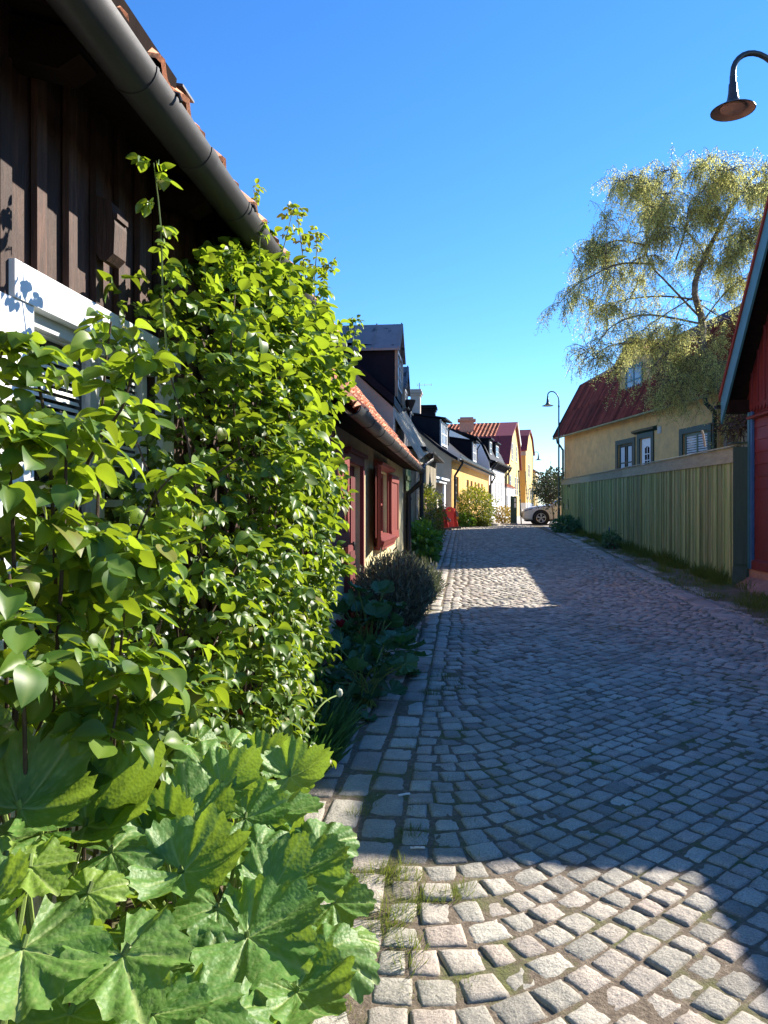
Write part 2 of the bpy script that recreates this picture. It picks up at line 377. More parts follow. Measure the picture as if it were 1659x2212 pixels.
M['grass'] = leafmat('grass_blades', (.05, .09, .015), (.09, .15, .025), (.24, .23, .06), tr=(.3, .36, .05), trf=.35, rough=.6)
# ------------------------------------------------------------------ the ground and the street
def build_ground():
    ys = [-30, -5] + list(np.arange(-2, 44, 1.0)) + [46, 60, 80, 103, 160, 500]
    xs = [-400, -60, -6, -2, -1, 0, 1, 2, 3, 4, 5, 6, 12, 60, 400]
    V = [(x, y, gz(y) - .0032) for y in ys for x in xs]; n = len(xs)
    F = [(j * n + i, j * n + i + 1, (j + 1) * n + i + 1, (j + 1) * n + i) for j in range(len(ys) - 1) for i in range(n - 1)]
    structure(np_mesh('ground', V, F, M['soil'], smooth=False, rnd=np.full(len(V), .5)))
    ys2 = [42.9, 46, 50, 60, 80, 103, 160]
    V = [(x, y, gz(y) + .002) for y in ys2 for x in (-9, 24)]
    F = [(2 * j, 2 * j + 1, 2 * j + 3, 2 * j + 2) for j in range(len(ys2) - 1)]
    structure(np_mesh('pavement', V, F, M['paving'], smooth=False, rnd=np.full(len(V), .5)))
build_ground()

XL, XC = -.29, 1.72
def arch(x):
    x = np.where(x > XC, 2 * XC - x, x); t = np.clip((x - XL) / .85, 0, 1)
    return 1.02 * .85 * (t ** 3 - .5 * t ** 4) + 1.02 * np.maximum(x - XL - .85, 0)
def xright(y): return 3.12 + .032 * (y - 8)
_xs = np.linspace(XL, XC, 200); _s = np.concatenate([[0], np.cumsum(np.hypot(np.diff(_xs), np.diff(arch(_xs))))])
def stone_grid(tt):
    p, q = np.meshgrid(tt, tt, indexing='ij'); p, q = p.ravel(), q.ravel(); n = len(tt)
    F = np.array([(i * n + j, (i + 1) * n + j, (i + 1) * n + j + 1, i * n + j + 1) for i in range(n - 1) for j in range(n - 1)])
    return p, q, F
def stones(cells, mapper, tt, rough):
    """cells: rows of s0,s1,v0,v1 -> setts with rounded shoulders"""
    p, q, F = stone_grid(np.array(tt)); N = len(cells); c = np.asarray(cells)
    rc = rng.uniform(.04, .16, (N, 1))
    pp = p[None] * np.sqrt(1 - q[None] ** 2 * rc); qq = q[None] * np.sqrt(1 - p[None] ** 2 * rc)
    jit = rng.normal(0, .055, (N, 4))                               # skewed outlines
    pp = pp * (1 + jit[:, :1] * qq) + jit[:, 1:2] * .5 * qq * np.abs(p[None]); qq = qq * (1 + jit[:, 2:3] * pp) + jit[:, 3:4] * .5 * pp * np.abs(q[None])
    s = (c[:, :1] + c[:, 1:2]) / 2 + pp * (c[:, 1:2] - c[:, :1]) / 2
    v = (c[:, 2:3] + c[:, 3:4]) / 2 + qq * (c[:, 3:4] - c[:, 2:3]) / 2
    x, y = mapper(s, v)
    m = np.maximum(np.abs(p), np.abs(q))[None]
    top = .004 - .004 * m ** 4 - .05 * (m > .985) - .005 * (m > .9)
    z = top + rng.normal(0, .0028, (N, 1)) + pp * rng.normal(0, .003, (N, 1)) + qq * rng.normal(0, .003, (N, 1))
    z = z + rng.normal(0, rough, z.shape) * (m < .95)
    z = z + gzv(y)
    V = np.stack([x, y, z], -1).reshape(-1, 3)
    FF = (F[None] + (np.arange(N) * len(p))[:, None, None]).reshape(-1, 4)
    e = np.broadcast_to((m > .9) * .9 + (m > .985) * .1, (N, len(p))).ravel()
    r = np.repeat(rng.random(N), len(p))
    return V, FF, r, e
def arcmap(side):
    def f(s, v):
        sc_, vc = s.mean(1, keepdims=True), v.mean(1, keepdims=True); xc = np.interp(sc_, _s, _xs); sl = (arch(xc + .01) - arch(xc - .01)) / .02; cs = 1 / np.sqrt(1 + sl * sl)
        ds = s - sc_; dv = (v - vc) * cs; x = xc + ds * cs - dv * sl * cs; y = vc + arch(xc) + ds * sl * cs + dv * cs
        if side: x = 2 * XC - x
        return x, y
    return f
def build_setts():
    out = []
    FINE = [-1, -.93, -.74, -.4, 0, .4, .74, .93, 1]; MID = [-1, -.9, -.4, .4, .9, 1]; FAR = [-1, -.86, .86, 1]
    def add(cells, mp, yv):
        cells = np.array(cells); yy = cells[:, 2]
        for lo, hi, tt, rg in ((-9, 5.2, FINE, .0016), (5.2, 13, MID, .001), (13, 99, FAR, .0006)):
            k = cells[(yy >= lo) & (yy < hi)]
            if len(k): out.append(stones(k, mp, tt, rg))
    L = _s[-1]
    for side in (0, 1):
        cells = []; v = .1
        while v < 42.6:
            h = rng.uniform(.135, .165); s = -rng.uniform(0, .14) if side else 0.0
            lim = L
            while s < lim - .04:
                w = rng.uniform(.105, .165); e = min(s + w, lim)
                if lim - e < .07: e = lim
                s0 = max(s, 0)
                if e - s0 > .05:
                    j = rng.uniform(.002, .0065); a = rng.normal(0, .003)
                    if e > lim - .001 and side == 0 and False: pass
                    cells.append((s0 + j * .6, e - j * .6, v + j * .6 + a, v + h - j * .6 + a))
                s = e
            v += h
        add(cells, arcmap(side), None)
    # three rows of long gutter stones on the left, flat slabs on the right
    cells = []
    for (a, b) in ((-.845, -.665), (-.665, -.48), (-.48, -.29)):
        v = .5 + rng.uniform(0, .2)
        while v < 42.6:
            h = rng.uniform(.2, .42); j = .004; dx = rng.normal(0, .006)
            cells.append((a + j + dx, b - j + dx, v + j, v + h - j)); v += h
    add(cells, lambda s, v: (s, v), None)
    for off, wd in ((0, .42), (.43, .3)):
        cells = []; v = 3.0
        while v < 42:
            h = rng.uniform(.35, .85); j = .012
            if off == 0 or rng.random() < .55: cells.append((off + j, off + wd - j + rng.normal(0, .03), v + j, v + h - j))
            v += h
        add(cells, lambda s, v: (xright(v) + .02 + s, v), None)
    V, F, r, e = [], [], [], []; o = 0
    for a, b, c, d in out:
        V.append(a); F.append(b + o); r.append(c); e.append(d); o += len(a)
    V = np.concatenate(V); F = np.concatenate(F); r = np.concatenate(r); e = np.concatenate(e)
    # the arched rows give way to the slabs on the right
    structure(np_mesh('road', V, F, M['stone'], rnd=r, vein=e))
build_setts()

# ------------------------------------------------------------------ building kit
def window(root, T, u0, u1, z0, z1, fm, nx=2, nz=3, n=-.07, fw=.055, bar=.028, glass=None, sill=None, name='window', depth=.05, curtain=None):
    b = MB(T)
    for (a, c, d, e) in ((u0, u1, z1 - fw, z1), (u0, u1, z0, z0 + fw), (u0, u0 + fw, z0 + fw, z1 - fw), (u1 - fw, u1, z0 + fw, z1 - fw)):
        b.box(a, c, n - depth, n, d, e)
    for i in range(1, nx):
        x = u0 + (u1 - u0) * i / nx; w = bar * (1.5 if nx == 2 else 1)
        b.box(x - w / 2, x + w / 2, n - depth * .9, n - .004, z0 + fw, z1 - fw)
    for i in range(1, nz):
        z = z0 + (z1 - z0) * i / nz; b.box(u0 + fw, u1 - fw, n - depth * .85, n - .008, z - bar / 2, z + bar / 2)
    w = b.build(name, fm, root)
    g = MB(T); g.box(u0 + fw * .6, u1 - fw * .6, n - depth * .7, n - depth * .55, z0 + fw * .6, z1 - fw * .6); g.build('pane', glass or M['glass'], w)
    if curtain:
        for (a, e) in curtain: c = MB(T); c.box(a, e, n - depth * .5, n - depth * .42, z0 + fw, z1 - fw); c.build('curtain', M['curtain'], w)
    if sill:
        s = MB(T); s.box(u0 - .05, u1 + .05, n - .03, sill, z0 - .045, z0 - .003); s.build('sill', fm, w)
    return w
def profile_roof(b, prof, u0, u1, th=.1):
    """prof: (n, z) points from the eave up; a slab of that section from u0 to u1"""
    P = [(n, z) for n, z in prof]; Q = [(n, z - th) for n, z in prof]
    pts = [(u0, n, z) for n, z in P] + [(u0, n, z) for n, z in Q[::-1]]
    m = len(pts); q = [(u1, n, z) for (_, n, z) in pts]; k = len(P)
    faces = [(i, (i + 1) % m, m + (i + 1) % m, m + i) for i in range(m)]
    for i in range(k - 1):
        faces.append((i, i + 1, m - 2 - i, m - 1 - i)); faces.append((m + i, m + m - 1 - i, m + m - 2 - i, m + i + 1))
    b.put(pts + q, faces); return b
def downpipe(root, T, pts, r=.05, name='downpipe', m=None):
    b = MB(T); b.tube(pts, r, 10)
    for i in (-2,):
        p, q = pts[i - 1], pts[i]
        for t in (.08, .5, .9):
            c = [p[k] + (q[k] - p[k]) * t for k in range(3)]
            b.tube([(c[0], c[1], c[2] - .03), (c[0], c[1], c[2] + .03)], r * 1.18, 10)
    return b.build(name, m or M['black'], root)
def boards(b, u0, u1, z0, z1, w=.14, n=0, th=.02, jit=.004, zt=None, zb=None, gap=.004):
    u = u0
    while u < u1 - .02:
        ww = w * random.uniform(.8, 1.2); e = min(u + ww, u1); d = random.uniform(-jit, jit)
        za = zb(u) if zb else z0; ta = zt(u) if zt else z1; tb = zt(e) if zt else z1; zc = zb(e) if zb else z0
        b.prism([(u + gap / 2, n + d, za), (e - gap / 2, n + d, zc), (e - gap / 2, n + d, tb), (u + gap / 2, n + d, ta)], (0, -th, 0))
        u = e
    return b

# ------------------------------------------------------------------ left row: the tarred timber house
def timber_house():
    root = thing('timber_house', 'dark tarred timber house with board and batten wall, black gutter and white framed window', 'house', (-1.38, 2.2, 0))
    T = frame(-1.38, -1.5, 0); yy = lambda y: y + 1.5
    W0, W1, Z0, Z1 = yy(2.24), yy(3.24), .98, 2.19
    b = MB(T)
    def cut(u, e, z0, z1):
        if e <= W0 - .0 or u >= W1: return [(z0, z1)]
        return [(z0, Z0 - .12), (Z1 + .02, z1)]
    u = 0
    while u < 7.5:
        e = u + .19
        for (a, c) in cut(u, e, -.1, 3.1):
            d = random.uniform(-.004, .004); b.box(u + .002, min(e, 7.5) - .002, -.03, d, a, c)
        for (a, c) in cut(u - .03, u + .03, -.1, 3.1):
            if not (W0 - .1 < u < W1 + .1) or a > 2: b.box(u - .03, u + .027, .005, .027 + random.uniform(-.003, .003), a if a < 2 else 2.3, c)
        u = e
    b.box(0, W0 - .01, -.2, -.031, -.1, 3.1, .3); b.box(W1 + .01, 7.5, -.2, -.031, -.1, 3.1, .3); b.box(W0 - .01, W1 + .01, -.2, -.031, 2.2, 3.1, .3); b.box(W0 - .01, W1 + .01, -.2, -.031, -.1, .97, .3)
    for s in (0, 7.4): b.poly([(s, -.2, -.1), (s, -6, -.1), (s, -6, 3.0), (s, -3, 6.1), (s, -.2, 3.1)]); b.box(s, s + .1, -6, -.2, -.1, 3.0)
    b.box(0, 7.5, -6.1, -6, -.1, 3.0)
    b.build('wall', M['darkwood'], root)
    # white casing and apron round the window
    c = MB(T)
    c.box(yy(2.12), yy(3.45), .002, .045, 2.185, 2.30, .5)
    c.box(yy(1.86), yy(2.232), .002, .038, .86, 2.183, .45); c.box(yy(3.25), yy(3.38), .002, .038, .86, 2.183, .5)
    c.box(yy(2.236), yy(3.246), .002, .06, .9, .965, .55)
    u = yy(1.86)
    while u < yy(3.38): c.box(u, u + .136, .002, .03, .15, .855); u += .14
    w = window(root, T, W0 + .004, W1 - .004, Z0, Z1 - .003, M['white'], nx=2, nz=1, n=-.03, fw=.05, depth=.06)
    c.build('casing', M['white'], root)
    m = MB(T); um = (W0 + W1) / 2; m.box(um - .055, um - .008, -.03, -.01, Z0, Z1 - .06); m.box(um + .008, um + .055, -.03, -.01, Z0, Z1 - .06)
    m.box(W0, W1, -.028, .0, Z1 - .05, Z1 - .004); m.box(W0 + .05, um - .06, -.075, -.045, 1.555, 1.585); m.box(um + .06, W1 - .05, -.075, -.045, 1.555, 1.585)
    m.build('sash', M['palewood'], w)
    bl = MB(T)
    for (a, e) in ((W0 + .06, um - .06), (um + .06, W1 - .06)):
        for i in range(15): bl.prism([(a, -.058, 2.1 - i * .026), (e, -.058, 2.1 - i * .026), (e, -.052, 2.086 - i * .026), (a, -.052, 2.086 - i * .026)], (0, .0015, .001))
    bl.build('blind', M['blind'], w)
    # eave: soffit, rafter ends, flashing, gutter, tiles
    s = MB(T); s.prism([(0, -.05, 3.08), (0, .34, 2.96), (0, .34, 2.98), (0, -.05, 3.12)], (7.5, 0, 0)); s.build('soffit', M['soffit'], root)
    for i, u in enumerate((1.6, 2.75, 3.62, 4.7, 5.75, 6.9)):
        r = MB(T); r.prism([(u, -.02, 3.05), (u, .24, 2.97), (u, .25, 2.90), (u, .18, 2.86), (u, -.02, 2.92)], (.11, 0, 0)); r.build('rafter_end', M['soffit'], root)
    g = MB(T); zc = lambda u: 2.955 - .010 * u
    g.halfpipe((0, .36, zc(0)), (7.5, .36, zc(7.5)), .077, 14)
    for u in (3.74, 4.25, 4.75, 5.35, 6.2): g.halfpipe((u - .004, .36, zc(u) + .001), (u + (.07 if u in (4.25, 5.35) else .012), .36, zc(u) + .001), .0805, 14, .006)
    g.build('gutter', M['gutter'], root)
    for u in (1.2, 2.1, 3.0, 3.9, 4.8, 5.7, 6.6): h = MB(T); h.tube([(u, .3, zc(u) + .07), (u, .36, zc(u) + .03), (u, .445, zc(u) + .004), (u, .452, zc(u) - .02)], .007, 6); h.build('gutter_hook', M['black'], root)
    c45 = math.sqrt(.5); rf = MB(T)
    rf.sheet((0, .385, 2.985), (1, 0, -.012), (0, -c45, c45), 7.5, 4.2, (0, c45, c45), amp=.02, lift=.032, jit=.014)
    rf.put([(0, .36, 2.98), (7.5, .36, 2.89), (7.5, -2.7, 6.0), (0, -2.7, 6.09)], [(0, 1, 2, 3)])
    rf.put([(0, -2.65, 6.1), (7.5, -2.65, 6.02), (7.5, -6.3, 2.9), (0, -6.3, 2.95)], [(0, 1, 2, 3)])
    rf.build('roof', M['tile'], root)
    f = MB(T); f.prism([(0, .405, 2.96), (0, .41, 3.015), (0, .37, 3.045), (0, .36, 3.03)], (yy(2.47), 0, 0)); f.build('flashing', M['soffit'], root)
    v = MB(T); a, zb = yy(5.7), 4.42; n0 = -.85
    v.box(a, a + .14, n0 - .14, n0, zb - .3, zb + .42); v.prism([(a - .05, n0 - .2, zb + .47), (a + .2, n0 - .2, zb + .47), (a + .2, n0 + .06, zb + .42), (a - .05, n0 + .06, zb + .42)], (0, 0, .02))
    v.build('roof_vent', M['black'], root)
    k = MB(T); ub = yy(2.645); pts = [(.0, 2.71), (.0, 2.5), (.02, 2.47), (.05, 2.465), (.08, 2.49), (.085, 2.6), (.07, 2.68)]
    k.prism([(ub, .028 + n * .9, z) for n, z in pts], (.1, 0, 0)); k.box(ub + .005, ub + .095, .03, .112, 2.62, 2.64); k.build('wall_box', M['darkwood'], root)
timber_house()

# ------------------------------------------------------------------ left row: low plastered house with red shutters
def cottage():
    root = thing('plaster_cottage', 'low cream plastered cottage with red shutters and double door under an orange pantile roof', 'house', (-1.25, 11, gz(11)))
    T = frame(-1.31, 6.1, 0); q = lambda y: y - 6.1
    zt = lambda u: 2.33 + .002 * u
    w1 = (q(6.2), q(7.03), 1.24, 2.12); dr = (q(8.3), q(9.5), .12, 2.08); w2 = (q(11.1), q(12.9), 1.09, 2.14)
    b = MB(T); b.wall(0, q(16.55), -.2, 2.4, [w1, dr, w2], depth=.16, zt=lambda u: zt(u) + .08)
    L = q(16.55)
    for u, s in ((0, 0), (L, 1)):
        b.poly([(u, 0, -.2), (u, 0, 2.4), (u, -2.3, 5.1), (u, -4.6, 2.4), (u, -4.6, -.2)])
    b.poly([(0, -4.6, -.2), (L, -4.6, -.2), (L, -4.6, 2.4), (0, -4.6, 2.4)])
    b.build('wall', M['cream'], root)
    pl = MB(T); pl.box(0, dr[0] - .05, -.05, .035, -.2, .32); pl.box(dr[1] + .05, L + .02, -.05, .035, -.2, .36); pl.build('plinth', M['grey_plaster'], root)
    for w, cur in ((w1, [(w1[0] + .06, w1[1] - .06)]), (w2, [(w2[0] + .1, w2[0] + .55), (w2[1] - .62, w2[1] - .2)])):
        wn = window(root, T, w[0] + .003, w[1] - .003, w[2] + .002, w[3] - .002, M['shutter'], nx=2, nz=2, n=-.06, fw=.07, bar=.035, glass=M['glass'], curtain=cur, depth=.06)
        s = MB(T)                                       # tiled sill and a moulded head
        u = w[0] - .1
        while u < w[1] + .05:
            s.tube([(u + .06, -.05, w[2] - .005), (u + .06, .15, w[2] - .075)], .06, 10); u += .13
        s.box(w[0] - .12, w[1] + .12, -.02, .13, w[2] - .16, w[2] - .1); s.build('sill', M['shutter'], wn)
        h = MB(T); h.prism([(w[0] - .14, .004, w[3] + .02), (w[0] - .14, .13, w[3] + .05), (w[0] - .14, .15, w[3] + .09), (w[0] - .14, .004, w[3] + .13)], (w[1] - w[0] + .28, 0, 0)); h.build('head_moulding', M['shutter'], wn)
        for (a, c) in ((w[0] - .075, w[0] - .002), (w[1] + .002, w[1] + .075)): e = MB(T); e.box(a, c, .002, .03, w[2] - .09, w[3] + .02); e.build('casing', M['shutter'], wn)
        for sd in (-1, 1):
            if w is w1 and sd < 0: continue
            hinge = (w[0] - .07) if sd < 0 else (w[1] + .07); wd = .85; sw = 8 if sd < 0 else 1.5
            if w is w2 and sd > 0: wd = 1.15
            ca, sa = math.cos(R(sw)), math.sin(R(sw))
            TT = (lambda hg, s_, ca_, sa_: (lambda a, n, z: T(hg + s_ * (a * ca_ - n * sa_), .035 + a * sa_ + n * ca_, z)))(hinge, sd, ca, sa)
            p = MB(TT); z0, z1 = w[2] - .1, w[3] + .01
            k = 0
            while k < wd - .02: p.box(k, k + wd / 4 - .004, 0, .028, z0, z1); k += wd / 4
            for (za, zb) in ((z0 + .02, z0 + .16), (z1 - .14, z1 - .02)): p.box(.01, wd - .01, .0285, .05, za, zb)
            p.box(.01, .09, .0285, .044, z0 + .16, z1 - .14); p.box(wd - .09, wd - .01, .0285, .044, z0 + .16, z1 - .14)
            p.build('shutter', M['shutter'], root)
    # double door with raised panels
    d = MB(T); a, c, z0, z1 = dr
    d.box(a - .09, a, .002, .05, z0, z1 + .1); d.box(c, c + .09, .002, .05, z0, z1 + .1); d.box(a, c, .002, .05, z1, z1 + .1); d.box(a - .12, c + .12, .002, .09, z1 + .103, z1 + .15)
    dm = d.build('door_frame', M['redwood'], root)
    mid = (a + c) / 2
    for (x0, x1) in ((a + .004, mid - .004), (mid + .004, c - .004)):
        f = MB(T); f.box(x0, x1, -.12, -.07, z0, z1 - .004)
        W = x1 - x0
        for (za, zb, h) in ((z0 + .1, z0 + .62, .03), (z0 + .74, z0 + .9, .03)):
            f.box(x0 + .1, x1 - .1, -.0695, -.045, za, zb); f.box(x0 + .15, x1 - .15, -.0445, -.03, za + .06, zb - .06)
        for k in range(3): f.box(x0 + .11 + k * (W - .22) / 3 + .01, x0 + .11 + (k + 1) * (W - .22) / 3 - .01, -.0695, -.04, z0 + 1.0, z1 - .14)
        f.box(x0 + .06, x1 - .06, -.0695, -.04, z0 + .65, z0 + .71)
        dd = f.build('door', M['redwood'], root)
        if x0 > mid - .1:
            k = MB(T); k.lathe((x0 + .07, -.03, 1.12), [(.0, .05), (.03, .04), (.03, .02), (.012, .012), (.012, -.04)], 10, 'y'); k.build('handle', M['iron'], dd)
    # eave
    s = MB(T); s.prism([(0, -.02, 2.42), (0, .35, 2.33), (0, .36, 2.36), (0, -.02, 2.48)], (L + .08, 0, .02)); s.build('soffit', M['soffit'], root)
    an = R(51); rf = MB(T); S = (0, -math.cos(an), math.sin(an)); N = (0, math.sin(an), math.cos(an))
    rf.sheet((-.05, .385, 2.39), (1, 0, .001), S, L + .2, 4.2, N, pu=.235, ps=.35, amp=.038, lift=.045, jit=.014)
    rf.put([(-.05, .35, 2.37), (L + .15, .35, 2.37), (L + .15, -2.32, 5.6), (-.05, -2.32, 5.6)], [(0, 1, 2, 3)])
    rf.put([(-.05, -2.3, 5.65), (L + .15, -2.3, 5.64), (L + .15, -4.9, 2.4), (-.05, -4.9, 2.3)], [(0, 1, 2, 3)])
    rf.build('roof', M['tile'], root)
    vb = MB(T); vb.prism([(L + .155, .39, 2.32), (L + .155, .41, 2.44), (L + .155, -2.3, 5.72), (L + .155, -2.3, 5.54)], (.03, 0, 0)); vb.build('verge_board', M['soffit'], root)
    g = MB(T); g.halfpipe((-.05, .41, 2.385), (L + .16, .41, 2.39), .078, 12)
    for u in (.9, 1.8, 2.9, 4.0, 5.2, 6.3, 7.2, 8.1, 8.9, 9.5, 10.0, 10.3): z = 2.385 + .0005 * u; g.halfpipe((u, .41, z), (u + .03, .41, z), .084, 12, .008)
    g.build('gutter', M['gutter'], root)
    downpipe(root, T, [(L - .02, .41, 2.36), (L - .02, .41, 2.14), (L + .22, .1, 1.88), (L + .22, .1, .42), (L + .22, .24, .34)], .062)
cottage()
def board_gate():
    t = thing('board_gate', 'narrow pale green board gate beside the cottage downpipe', 'gate', (-1.28, 17.4, gz(17.4)))
    T = frame(-1.28, 16.95, 0); b = MB(T); boards(b, .1, 1.5, .2, 2.5, .12, th=.025); b.box(.1, 1.5, .004, .03, 2.2, 2.3); b.box(.1, 1.5, .004, .03, .5, .6); b.build('gate_leaf', M['greenboard'], t)
    p = MB(T); p.box(-.02, .09, -.05, .07, .1, 1.95); p.build('gate_post', M['weathered'], t); p = MB(T); p.box(1.52, 1.62, -.05, .05, .1, 2.4); p.build('gate_post', M['weathered'], t)
board_gate()

# ------------------------------------------------------------------ left row: grey house with black dormers
def dormer(root, T, u0, u1, nf, nb, zb, ze, zr, over=.1, face=None, roofm=None, win=True, base=None):
    um = (u0 + u1) / 2; d = MB(T)
    zbk = base or (lambda n: zb)
    for u in (u0, u1):
        d.poly([(u, nf, zb), (u, nb, zbk(nb)), (u, nb, ze), (u, nf, ze)])
    d.poly([(u0, nf, zb), (u1, nf, zb), (u1, nf, ze), (um, nf, zr), (u0, nf, ze)])
    dm = d.build('dormer', M['navy'], root)
    r = MB(T); f = nf + over; e = .12; dz = (zr - ze) / (um - u0) * e
    for (a, sg) in ((u0 - e, 1), (u1 + e, -1)):
        n = f; k = 4
        r.prism([(a, f, ze - dz), (um, f, zr), (um, nb - .8, zr), (a, nb - .8, ze - dz)], (0, 0, .05))
        for i in range(k + 1):
            x = f - .02 + (nb - .8 - f) * i / k; r.prism([(a, x, ze - dz + .05), (um, x, zr + .05), (um, x - .03, zr + .05), (a, x - .03, ze - dz + .05)], (0, 0, .03))
    r.build('dormer_roof', roofm or M['worn_navy'], dm)
    for (a, c) in ((u0 - .02, u0 + .09), (u1 - .09, u1 + .02)): t = MB(T); t.box(a, c, nf - .03, nf + .035, zb, ze + .02); t.build('trim', M['weathered'], dm)
    if win: window(dm, T, u0 + .2, u1 - .2, zb + .25, ze - .05, M['palewood'], 2, 3, n=nf + .03, fw=.06, depth=.04)
    return dm
def grey_house():
    root = thing('dormer_house', 'tall grey plastered house with black sheet roof and two weathered gabled dormers', 'house', (-1.6, 20, gz(20)))
    T = frame(-1.55, 16.75, 0); prof = [(.03, 4.06), (-.3, 4.34), (-.75, 4.75), (-1.7, 5.75), (-2.7, 6.9)]
    b = MB(T); b.poly([(0, 0, -.2), (4.4, 0, -.2), (4.4, 0, 4.0), (0, 0, 4.0)])
    for u in (0, 4.4): b.poly([(u, 0, -.2)] + [(u, min(n, 0), z - .25) for n, z in prof] + [(u, -5.4, 4.0), (u, -5.4, -.2)])
    b.build('wall', M['grey_plaster'], root)
    r = MB(T); profile_roof(r, prof, -.12, 4.5, .2); profile_roof(r, [(-2.7, 6.9), (-5.6, 3.9)], -.12, 4.5, .2); r.build('roof', M['navy'], root)
    base = lambda n: np.interp(-n, [0, .3, .75, 1.7, 2.7], [4.1, 4.34, 4.75, 5.75, 6.9]) - .1
    dormer(root, T, .95, 2.55, -.02, -1.6, 4.2, 5.38, 6.06, base=base)
    dormer(root, T, 3.2, 4.3, -.02, -1.4, 4.15, 4.83, 5.38, base=base)
    g = MB(T); g.halfpipe((2.7, .08, 4.2), (4.5, .1, 4.22), .06, 10); g.build('gutter', M['black'], root)
    hp = at(885, 890, 20.2); downpipe(root, ID, [tuple(hp), tuple(at(883, 906, 20)), tuple(at(879, 912, 19.7)), tuple(at(856, 928, 17.6))], .062)
    h = MB(); h.lathe(tuple(hp), [(.06, 0), (.07, .08), (.15, .26), (.16, .32), (.1, .32)], 12); h.build('hopper', M['black'], root)
    c = MB(); V = lambda *a: a
    A, B, D_ = at(905, 992, 17.4), at(925, 978, 20.2), at(848, 893, 17.2); c.sheet(A, unit(B - A), unit(D_ - A), np.linalg.norm(B - A), np.linalg.norm(D_ - A), unit(np.cross(B - A, D_ - A)) * np.sign(np.cross(B - A, D_ - A)[0]), pu=.36, ps=3, amp=.05, seg=10, lift=.01, jit=0)
    c.build('corrugated_pent_roof', M['corrug'], root)
grey_house()
def plank_shed():
    root = thing('plank_shed', 'weathered grey plank shed with a pink door between grey house and yellow house', 'shed', (-1.15, 25, gz(25)))
    T = frame(-1.15, 18.55, 0); L = 13.9; zt = lambda u: 3.02 + .036 * u
    b = MB(T); boards(b, 0, 1.4, -.1, 3, .16, zt=zt, gap=.012, jit=.008); boards(b, 7.4, L, -.1, 3, .16, zt=zt, gap=.012, jit=.008); boards(b, 1.4, 7.4, 2.15, 3, .16, zt=zt, gap=.012, jit=.008)
    for (u) in (0, L): b.poly([(u, -.03, -.1), (u, -4, -.1), (u, -4, zt(u)), (u, -.03, zt(u))])
    b.poly([(0, -.025, -.1), (L, -.025, -.1), (L, -.025, zt(L)), (0, -.025, zt(0))])
    b.build('wall', M['weathered'], root)
    r = MB(T); r.prism([(0, .25, zt(0) - .02), (L, .25, zt(L) - .02), (L, -4.2, zt(L) + .1), (0, -4.2, zt(0) + .1)], (0, 0, .08)); r.build('roof', M['navy'], root)
    g = MB(T); g.halfpipe((1.9, .3, zt(1.9) + .02), (L - .1, .3, zt(L) + .02), .07, 8); g.build('gutter', M['gutter'], root)
    d = MB(T); boards(d, 1.55, 7.25, .1, 2.0, .3, n=-.01); d.build('garage_door', mat('faded_pink_paint', (.5, .27, .22), .75, .15, 5, rv=.1), root)
    f = MB(T); f.box(1.4, 1.54, -.02, .05, .1, 2.14); f.box(7.26, 7.4, -.02, .05, .1, 2.14); f.box(1.54, 7.26, -.02, .05, 2.01, 2.14); f.box(1.3, 7.5, -.02, .12, 2.145, 2.18); f.build('door_frame', M['weathered'], root)
    downpipe(root, T, [(2.4, .3, 3.08), (2.4, .3, 2.9), (1.4, .12, 2.7), (.7, .1, 2.5), (.7, .1, .5)], .05)
plank_shed()

